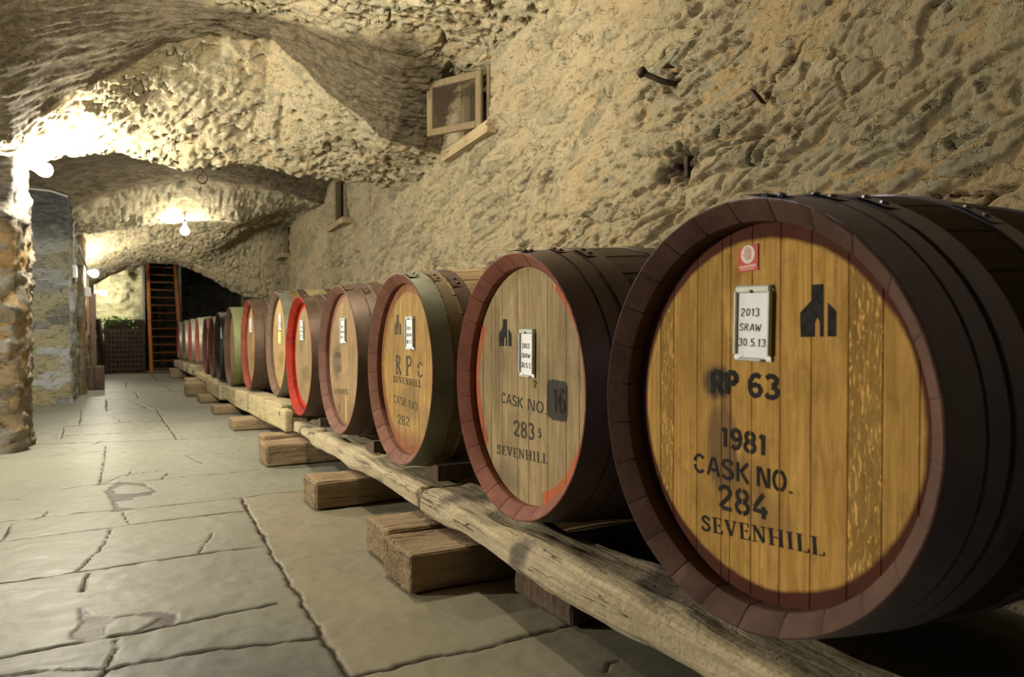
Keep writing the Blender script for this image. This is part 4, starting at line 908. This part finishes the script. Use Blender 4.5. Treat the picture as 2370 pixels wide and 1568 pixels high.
# ------------------------------------------------------------------ timbers of the stand
def timber(name, x0, x1, y0, y1, z0, z1, d, mat, parent=None, amp=0.006, seed=1, rnd=0.012, skew=0.0, under=None, taper=None):
    """worn beam: six displaced grids with rounded arrises; skew shifts x linearly along y"""
    c = np.array([(x0+x1)/2, (y0+y1)/2, (z0+z1)/2]); hs = np.array([(x1-x0)/2, (y1-y0)/2, (z1-z0)/2])
    n = [max(3, min(260, int(2*h/d))) for h in hs]; Vs = []; Fs = []; b = 0; rnd = min(rnd, hs.min()*0.8)
    for ax in range(3):
        o = [q for q in range(3) if q != ax]
        def sp(k):
            t = np.linspace(-1, 1, n[k]+1); e = rnd/hs[k]
            return np.sort(np.unique(np.concatenate([t, [-1+e*.12, -1+e*.5, -1+e, 1-e, 1-e*.5, 1-e*.12]])))
        for sgn in (1, -1):
            U, W = np.meshgrid(sp(o[0]), sp(o[1]), indexing='ij')
            P = np.zeros(U.shape+(3,)); P[..., ax] = sgn*hs[ax]; P[..., o[0]] = U*hs[o[0]]; P[..., o[1]] = W*hs[o[1]]
            inner = np.clip(P, -(hs-rnd), hs-rnd); dv = P-inner; ln = np.linalg.norm(dv, axis=-1, keepdims=True)+1e-9; N = dv/ln
            Q = inner+N*rnd; w_ = Q+c
            g = fbm(w_[..., 0]/(.05 if name != 'bearer_block' else .3), w_[..., 1]/(.3 if name != 'bearer_block' else .03), w_[..., 2]/.03, seed=seed, oct=4)
            big = fbm(w_[..., 0]/.25, w_[..., 1]/.35, w_[..., 2]/.25, seed=seed+9, oct=2)
            edge = 1-np.clip(np.abs(N).max(axis=-1), 0.58, 1)
            Q = Q+N*((g*amp+big*amp*1.3-edge*amp*2.0*(0.6+big))[..., None])
            Q = Q+c
            if skew: Q[..., 0] += skew*(Q[..., 1]-c[1])
            if under is not None:      # (y list, z list): lower edge profile along y
                lo = np.interp(Q[..., 1], under[0], under[1]); k = np.clip((z1-Q[..., 2])/(z1-z0), 0, 1); Q[..., 2] = z1-(z1-lo)*k
            if taper is not None:      # upper edge profile along y
                hi = np.interp(Q[..., 1], taper[0], taper[1]); k = np.clip((Q[..., 2]-z0)/(z1-z0), 0, 1); Q[..., 2] += (hi-z1)*k
            Vs.append(Q.reshape(-1, 3)); Fs.append(grid_faces(U.shape[0], U.shape[1], (sgn < 0) ^ (ax == 1))+b); b += U.size
    return mesh_np(name, np.concatenate(Vs), np.concatenate(Fs), mat, parent, True)
RG = 'cask stand rails'
def rail(label, *a, **k): return tag(timber('stand_rail', *a, **k), label, 'beam', RG)
rail('nearest thick weathered rail under the two front casks', 1.0, 1.22, -.9, 2.57, -.700, -.612, .016, M['rail'], amp=.014, seed=3, rnd=.018, taper=([1.2, 1.6, 2.0, 2.5, 2.57], [-.618, -.620, -.618, -.612, -.616]))
rail('weathered rail in front of the third and fourth casks, ending against the nearest rail', 1.0, 1.20, 2.60, 4.90, -.700, -.616, .016, M['rail'], amp=.014, seed=13, rnd=.02, taper=([2.6, 3.0, 4.25, 4.35, 4.9], [-.620, -.620, -.618, -.650, -.622]))
rail('pale deep rail with undercut lower edge beneath the sixth and seventh casks', .985, 1.17, 5.30, 8.02, -.78, -.56, .022, M['rail_pale'], amp=.005, seed=21, rnd=.010, skew=-0.022, under=([5.3, 6.2, 7.1, 7.4, 7.5, 8.0], [-.735, -.752, -.758, -.756, -.745, -.735]), taper=([5.3, 6.0, 6.9, 7.7, 8.0], [-.560, -.572, -.590, -.610, -.612]))
rail('short pale grey rail under the black cask', .925, 1.10, 8.10, 9.30, -.775, -.618, .03, M['rail_pale'], amp=.006, seed=31)
rail('far pale rail under the red-brown casks', .93, 1.10, 9.45, 10.75, -.695, -.615, .04, M['rail_pale'], amp=.006, seed=37)
rail('farthest rail under the small galvanised casks', .88, 1.08, 11.0, 13.75, -.695, -.555, .05, M['rail'], amp=.006, seed=41, skew=-.025, taper=([10.8, 11.7, 12.5, 13.4], [-.548, -.562, -.568, -.582]))
tag(timber('end_post', .975, 1.03, 4.97, 5.14, -.712, -.565, .018, M['rail_pale'], amp=.005, seed=47), 'stubby pale upright timber under the red rimmed cask', 'post')
st = thing('tie_bolt', 'rusty bolt with cross pin between the pale rail and the stubby post', 'bolt', (1.03, 5.22, -.62))
MB().tube([(0, -.085, .0), (0, .085, .0)], .010, 8).build('rod', M['iron'], st); MB().box(-.035, -.02, -.07, .07, -.008, .012, .002).build('cross_pin', M['iron'], st)
BG = 'bearer blocks under the rails'
def bearer(label, x0, y0, y1, top, x1=2.05, seed=1, mat='block'):
    return tag(timber('bearer_block', x0, x1, y0, y1, FLOOR+.004, top, .014 if y0 < 5 else .03, M[mat], amp=.007 if y0 < 5 else .004, seed=seed, rnd=.010), label, 'block', BG)
bearer('nearest bearer block, deeply grooved, front one of the close pair', .800, 2.155, 2.405, -.722, seed=51)
bearer('smooth-topped bearer block close behind the grooved front one', .826, 2.45, 2.705, -.722, seed=53)
bearer('lone bearer block with two cracks along its top', .795, 3.37, 3.60, -.722, seed=57)
bearer('bearer block with flat pale top, in front of a narrower block', .777, 4.53, 4.79, -.722, seed=61)
bearer('narrow bearer block half hidden behind the flat pale topped one', .83, 4.93, 5.12, -.722, seed=63)
bearer('low bearer block under the near end of the pale deep rail', .812, 6.22, 6.50, -.762, seed=67)
bearer('low bearer block under the middle of the pale deep rail', .80, 7.455, 7.71, -.768, seed=69)
bearer('bearer block under the short pale grey rail', .795, 8.68, 9.08, -.782, seed=71)
bearer('dark tall bearer block between the short rail and the far rail', .725, 9.56, 9.95, -.702, seed=73)
bearer('far pale-topped bearer block behind the dark tall one', .79, 10.35, 10.85, -.702, seed=77)
bearer('farthest bearer block near the foot of the ladder', .75, 13.0, 13.4, -.702, seed=79)
bearer('short brown block set back under the nearest rail', 1.107, 1.70, 2.03, -.716, 1.5, seed=83, mat='dark_wood')
def chock(label, x, y, dy, w_, h, mat='dark_wood'):
    m = MB(); m.prism([(0, 0), (dy, 0), (dy, h*.35), (dy*.25, h), (0, h)], 0, w_, 'x'); return tag(m.build('wedge_chock', M[mat], None, loc=(x, y, -.606)), label, 'wedge', 'wedges on the rails')
chock('dark wooden wedge on the rail between third and fourth casks', 1.07, 3.36, .14, .15, .055)
chock('dark wooden wedge on the rail between fourth and fifth casks', 1.06, 4.36, .14, .15, .05)
chock('dark wooden wedge on the rail between second and third casks', 1.09, 2.62, .14, .15, .06)
# ------------------------------------------------------------------ windows in the right wall
def window_one():
    r = thing('window_1', 'small window recess with an open glazed sash and sloping sill board', 'window', (WX, 4.68, 1.39)); r['kind'] = 'structure'
    X0 = WX-.02
    f = MB(); f.box(X0+.03, X0+.09, 5.145, 5.195, 1.375, 1.86, .004); f.box(X0+.0, X0+.06, 4.655, 4.695, 1.38, 1.86, .004); f.box(X0+.03, X0+.09, 4.69, 5.15, 1.82, 1.86, .004)
    o = f.build('window_frame', M['window_wood'], r); o.matrix_parent_inverse = Matrix.Translation(r.location).inverted()
    d = MB(); d.box(WX+.34, WX+.36, 4.6, 5.26, 1.3, 1.95); d.box(WX+.09, WX+.34, 5.16, 5.18, 1.36, 1.86); o = d.build('dark_backing', M['black'], r); o.matrix_parent_inverse = Matrix.Translation(r.location).inverted()  # black sheets stand in for the shade inside the recess
    s = MB(); s.prism([(0, 0), (.80, -.062), (.80, -.135), (0, -.085)], 0, .075, 'x'); o = s.build('window_sill', M['sill_wood'], r); o.location = (-.095, -.15, .035); o['label'] = 'pale sloping sill board'
    l = MB(); l.box(-.06, .02, -.06, .50, .50, .545, .004); o = l.build('lintel_board', M['sill_wood'], r)
    # sash: hinged at the near jamb and standing partly open
    sx = MB(); wd, hg, t_ = .50, .405, .052
    sx.box(-.016, .016, 0, t_, 0, hg, .004); sx.box(-.016, .016, wd-t_, wd, 0, hg, .004); sx.box(-.016, .016, t_, wd-t_, 0, t_, .004); sx.box(-.016, .016, t_, wd-t_, hg-t_, hg, .004)
    so = sx.build('sash', M['window_wood'], r); so.location = (-.055, .01, .025); so.rotation_euler = (0, 0, R(28)); so['label'] = 'grey-brown wooden sash swung open'
    g = MB(); g.box(-.002, .002, t_-.004, wd-t_+.004, t_-.004, hg-t_+.004); go = g.build('pane', M['glass'], so); go['label'] = 'dusty glass pane'
window_one()
def window_slit(n, y0, y1, z0, z1, label, bars, out=0.0):
    r = thing('window_%d' % n, label, 'window', (WX-out, y0, z0)); r['kind'] = 'structure'
    d = MB(); d.box(.10, .12, -.02, y1-y0+.02, -.02, z1-z0+.02); d.build('dark_backing', M['black'], r)  # black sheet standing in for the unlit inside of the window
    f = MB(); f.box(-.02, .05, -.03, .01, -.02, z1-z0+.02, .004); f.box(-.02, .05, y1-y0-.01, y1-y0+.03, -.02, z1-z0+.02, .004); f.box(-.02, .05, 0, y1-y0, z1-z0-.02, z1-z0+.02, .004); f.build('window_frame', M['window_wood'], r)
    s = MB(); s.prism([(-.15, .0), (y1-y0+.12, -.03), (y1-y0+.12, -.095), (-.15, -.065)], -.09, .05, 'x'); s.build('window_sill', M['sill_wood'], r)
    for k in range(bars):
        b_ = MB(); y = (k+1)*(y1-y0)/(bars+1); b_.box(.02, .045, y-.014, y+.014, 0, z1-z0); b_.build('bar', M['window_wood'], r)
window_slit(2, 8.38, 8.79, 1.24, 1.74, 'dark slit window with a pale sill in the second bay', 0)
window_slit(3, 11.57, 11.96, 1.11, 1.49, 'far barred slit window with a pale sill in the third bay', 1, .075)
# ------------------------------------------------------------------ ironwork on wall and vault
sp = thing('wall_spike', 'thick bent rusty spike with a flat head in the pale wall', 'spike', (WX, 2.69, 1.145))
MB().tube([(.05, -.01, .0), (-.02, .0, .0), (-.07, .025, .012), (-.115, .07, .045), (-.135, .095, .062)], .0135, 10).build('shank', M['iron'], sp, True)
MB().tube([(-.132, .090, .055), (-.142, .104, .075)], [.024, .026], 10).build('spike_head', M['iron'], sp, True)
ms = MB(); ms.tube([(.02, 0, 0), (-.05, .0, .01)], [.018, .015], 8); ms.box(-.005, .03, -.05, -.02, -.05, .05, .004); tag(ms.build('iron_stub', M['iron'], None, True, loc=(WX+.03, 2.70, .755)), 'rusty iron stub inside the dark broken hole in the wall', 'iron')
tag(MB().prism([(0, 0), (.05, .035), (.06, .075), (.03, .04)], -.012, .02, 'x').build('iron_chip', M['iron'], None, loc=(WX-.04, 2.13, .90)), 'small dark iron chip stuck in the wall right of the spike', 'iron')
def ring_hook(loc, s, label):
    r = thing('ceiling_ring', label, 'hook', loc, 0, None)
    m = MB(); m.tube([(s*.45*math.cos(a*math.pi/8), 0, -s*.5+s*.5*math.sin(a*math.pi/8)) for a in range(17)], s*.09, 6, False); m.build('ring', M['iron'], r, True)
    MB().tube([(0, 0, 0), (0, 0, s*1.2)], s*.1, 6).build('staple', M['iron'], r, True)
ring_hook((.61, 6.40, 1.235), .085, 'iron ring hanging under the first rib of the vault')
ring_hook((1.32, 12.28, .98), .10, 'iron ring on the last arch above the far casks')
# ------------------------------------------------------------------ lamps
def bulb_shape(s):
    return [(0, .013), (.012*s, .015), (.03*s, .024), (.055*s, .042), (.085*s, .051), (.112*s, .043), (.128*s, .024), (.133*s, .003)]
def lamp(key, label, d, arm, group='bare bulbs lighting the cellar', wire=.012):
    """bare bulb on a socket; d = direction the bulb points, arm = points of its holder relative to the bulb"""
    (x, y, z), st_ = LAMPS[key]
    r = thing('wall_lamp', label, 'lamp', (x, y, z), 0, group)
    D = Vector(d).normalized()
    q = Vector((0, 0, 1)).rotation_difference(D).to_matrix().to_4x4()
    b_ = MB(); b_.lathe([(p-.07, rr) for p, rr in bulb_shape(1.0)], 20); bo = b_.build('bulb', bulb_mat('bulb_'+key, st_, LAMP_COLS.get(key, LAMP_COL)), r, True); bo.matrix_local = q; bo['label'] = 'glowing white bulb'
    s_ = MB(); s_.lathe([(-.125, .004), (-.125, .021), (-.085, .023), (-.07, .016)], 16); so = s_.build('socket', M['socket'], r, True); so.matrix_local = q
    a = MB(); a.tube(arm, wire, 8); a.build('bracket', M['conduit'], r, True)
lamp('pillar', 'bare glowing bulb on the corner of the ochre pillar at the left', (1, .0, -.1), [(-.12, 0, .012), (-.17, .03, .02), (-.17, .10, .05)])
lamp('vault', 'bare glowing bulb hanging below the middle of the vault', (0, 0, -1), [(0, 0, .12), (0, .02, .24)], wire=.006)
lamp('switch', 'bare glowing bulb beside the switch boxes on the far left wall', (1, 0, -.2), [(-.12, 0, .02), (-.16, .02, .02)])
lamp('rock', 'farthest bare bulb, in front of the mossy rock wall', (1, 0, -.2), [(-.12, 0, .02), (-.17, .02, .02)])
lamp('near', 'bare bulb in the side gallery outside the left edge of the view', (0, 0, -1), [(0, 0, .12), (0, 0, 1.25)])
lamp('crown', 'bare bulb under the crown of the vault just above the view', (0, 0, -1), [(0, 0, .12), (0, 0, .22)])
# conduit, switches
tag(MB().tube([(-1.0, 9.27, 1.465), (-.62, 9.26, 1.447), (-.46, 9.26, 1.40)], .011, 8).build('conduit_pipe', M['conduit'], None, True), 'thin grey conduit running across the grey green pillar', 'pipe')
cv = thing('switch_conduit', 'pair of grey conduit tubes dropping to a white switch box on the pillar corner', 'switch', (-.425, 9.45, .62))
MB().tube([(.0, 0, .05), (.0, 0, .50), (.015, .04, .54)], .012, 8).build('tube', M['conduit'], cv, True); MB().tube([(.0, .06, .05), (.0, .06, .48), (.015, .02, .53)], .012, 8).build('tube', M['conduit'], cv, True)
MB().box(-.03, .035, -.035, .085, -.09, .055, .01).build('switch_box', M['box_white'], cv); MB().box(-.03, .02, .12, .25, -.13, .02, .01).build('back_box', M['grey_paint'], cv)
cw = thing('cable_drop', 'grey cable slanting down to a small white junction box beside the far bulb', 'cable', (-.33, 10.55, .42))
MB().tube([(-.05, -.8, .50), (-.02, -.3, .38), (0, 0, .3), (0, .02, .05)], .013, 8).build('cable', M['conduit'], cw, True); MB().box(-.03, .04, -.05, .06, -.06, .06, .008).build('junction_box', M['box_white'], cw)
tag(MB().box(-.34, -.315, 10.75, 10.85, -.12, .36, .004).build('board_strip', M['copper_pipe'], None), 'narrow pinkish board below the junction box', 'board')
tag(timber('prop_post', -.34, -.26, 11.7, 11.85, FLOOR+.003, .45, .04, M['dark_wood'], amp=.006, seed=91), 'dark upright post against the far left wall', 'post')
bx = thing('wooden_stump', 'squat dark wooden block standing by the far left wall', 'block', (-.27, 11.25, FLOOR+.005))
for k, (x0, x1, zt) in enumerate(((-.115, -.008, .30), (-.005, .112, .305))):
    MB().box(x0, x1, -.13, .13, 0, zt, .008).build('plank', M['dark_wood'], bx)
MB().box(-.05, .02, -.05, .05, .302, .318, .004).build('cleat', M['dark_wood'], bx)
# ------------------------------------------------------------------ far end: rack, fern, ladder, posts
rk = thing('bottle_rack', 'dark leaning wooden bottle rack with rows of round holes', 'rack', (.06, 14.65, FLOOR+.003))
def rack_leaf(name, w_, h_, cols, rows, lean, turn, loc):
    m = MB(); cw_, ch = w_/cols, h_/rows; T = Matrix.Translation(loc) @ Matrix.Rotation(turn, 4, 'Z') @ Matrix.Rotation(-lean, 4, 'X')
    for i in range(cols):
        for j in range(rows):
            cx, cz = -w_/2+cw_*(i+.5), ch*(j+.5); rr = min(cw_, ch)*.30
            V = []; F = []; n = 8
            sq = [(cw_/2*x, ch/2*z) for x, z in ((1, 0), (1, 1), (0, 1), (-1, 1), (-1, 0), (-1, -1), (0, -1), (1, -1))]
            for dy in (0, .035):
                for k in range(n): V.append((cx+sq[k][0], dy, cz+sq[k][1]))
                for k in range(n): V.append((cx+rr*math.cos(k*math.pi/4), dy, cz+rr*math.sin(k*math.pi/4)))
            for k in range(n):
                k2 = (k+1) % n
                F += [(k, k2, 8+k2, 8+k), (16+k2, 16+k, 24+k, 24+k2), (8+k, 8+k2, 24+k2, 24+k)]
            m.add([tuple(T @ Vector(v)) for v in V], F)
    m.box(-w_/2-.035, -w_/2, -.015, .05, 0, h_+.03, mat=T); m.box(w_/2, w_/2+.035, -.015, .05, 0, h_+.03, mat=T); m.box(-w_/2, w_/2, -.01, .045, h_, h_+.035, mat=T)
    return m.build(name, M['rack_wood'], rk)
rack_leaf('hole_board', .56, .94, 9, 11, R(10), 0, (.06, 0, 0))
MB().box(-.27, .39, .14, .17, 0, .90, .004).build('light_stop', M['rack_wood'], rk)  # solid board added behind the holes so no light shows through
rack_leaf('side_leaf', .30, .94, 4, 11, R(6), R(86), (-.245, .18, 0))
fe = MB(); rnd = random.Random(3)
for k in range(70):
    x = rnd.gauss(.0, .14); y = rnd.uniform(-.06, .06); z = rnd.gauss(.0, .045)-abs(x)*.15; a = rnd.uniform(0, 6.28); l = rnd.uniform(.035, .07); d_ = Vector((math.cos(a), -abs(math.sin(a))*.6, rnd.uniform(-.9, .4))).normalized(); sd = d_.cross(Vector((0, 1, .3))).normalized()*l*.3; p = Vector((x, y, z)); nrm = d_.cross(sd).normalized()*l*.08
    fe.add([tuple(p), tuple(p+d_*l*.45+sd+nrm), tuple(p+d_*l), tuple(p+d_*l*.45-sd+nrm)], [(0, 1, 2), (0, 2, 3)])
tag(fe.build('trailing_fern', M['leaf'], None, loc=(-.02, 14.66, .125)), 'green trailing plant over the top of the bottle rack', 'plant')
ld = thing('ladder_stair', 'tall orange wooden ladder with flat treads leaning at the end of the cellar', 'ladder', (.75, 14.42, FLOOR+.004))
def bar(mb, p0, p1, wx, wy):
    p0 = Vector(p0); p1 = Vector(p1); V = [tuple(p+Vector((a*wx/2, b*wy/2, 0))) for p in (p0, p1) for a, b in ((-1, -1), (1, -1), (1, 1), (-1, 1))]
    mb.add(V, [(0, 1, 2, 3), (7, 6, 5, 4)]+[(i, (i+1) % 4, 4+(i+1) % 4, 4+i) for i in range(4)])
for s, xb, xt_ in ((-1, -.225, -.25), (1, .27, .21)):
    m = MB(); bar(m, (xb, .02, 0), (xt_, .85, 2.2), .05, .12); m.build('stringer', M['ladder'], ld)
for k in range(15):
    f_ = (k+.55)/15; z = f_*2.15; y = .02+.83*f_*2.15/2.2; xl = -.225+(-.025)*f_+.02; xr = .27-.06*f_-.02
    m = MB(); m.box(xl, xr, y-.06, y+.05, z-.014, z+.014, .003); m.build('tread', M['tread'], ld)
for x, lab in ((.43, 'slim blue-grey upright post left of the ladder'), (1.04, 'slim blue-grey upright post right of the ladder')):
    tag(MB().box(x-.022, x+.022, 15.0, 15.05, FLOOR+.002, 1.72, .004).build('upright_post', M['grey_paint'], None), lab, 'post')
tag(MB().box(2.20, 2.235, 12.95, 13.0, -.2, .82, .003).build('wall_pipe', M['iron'], None), 'dark vertical pipe on the right wall near the last arch', 'pipe')
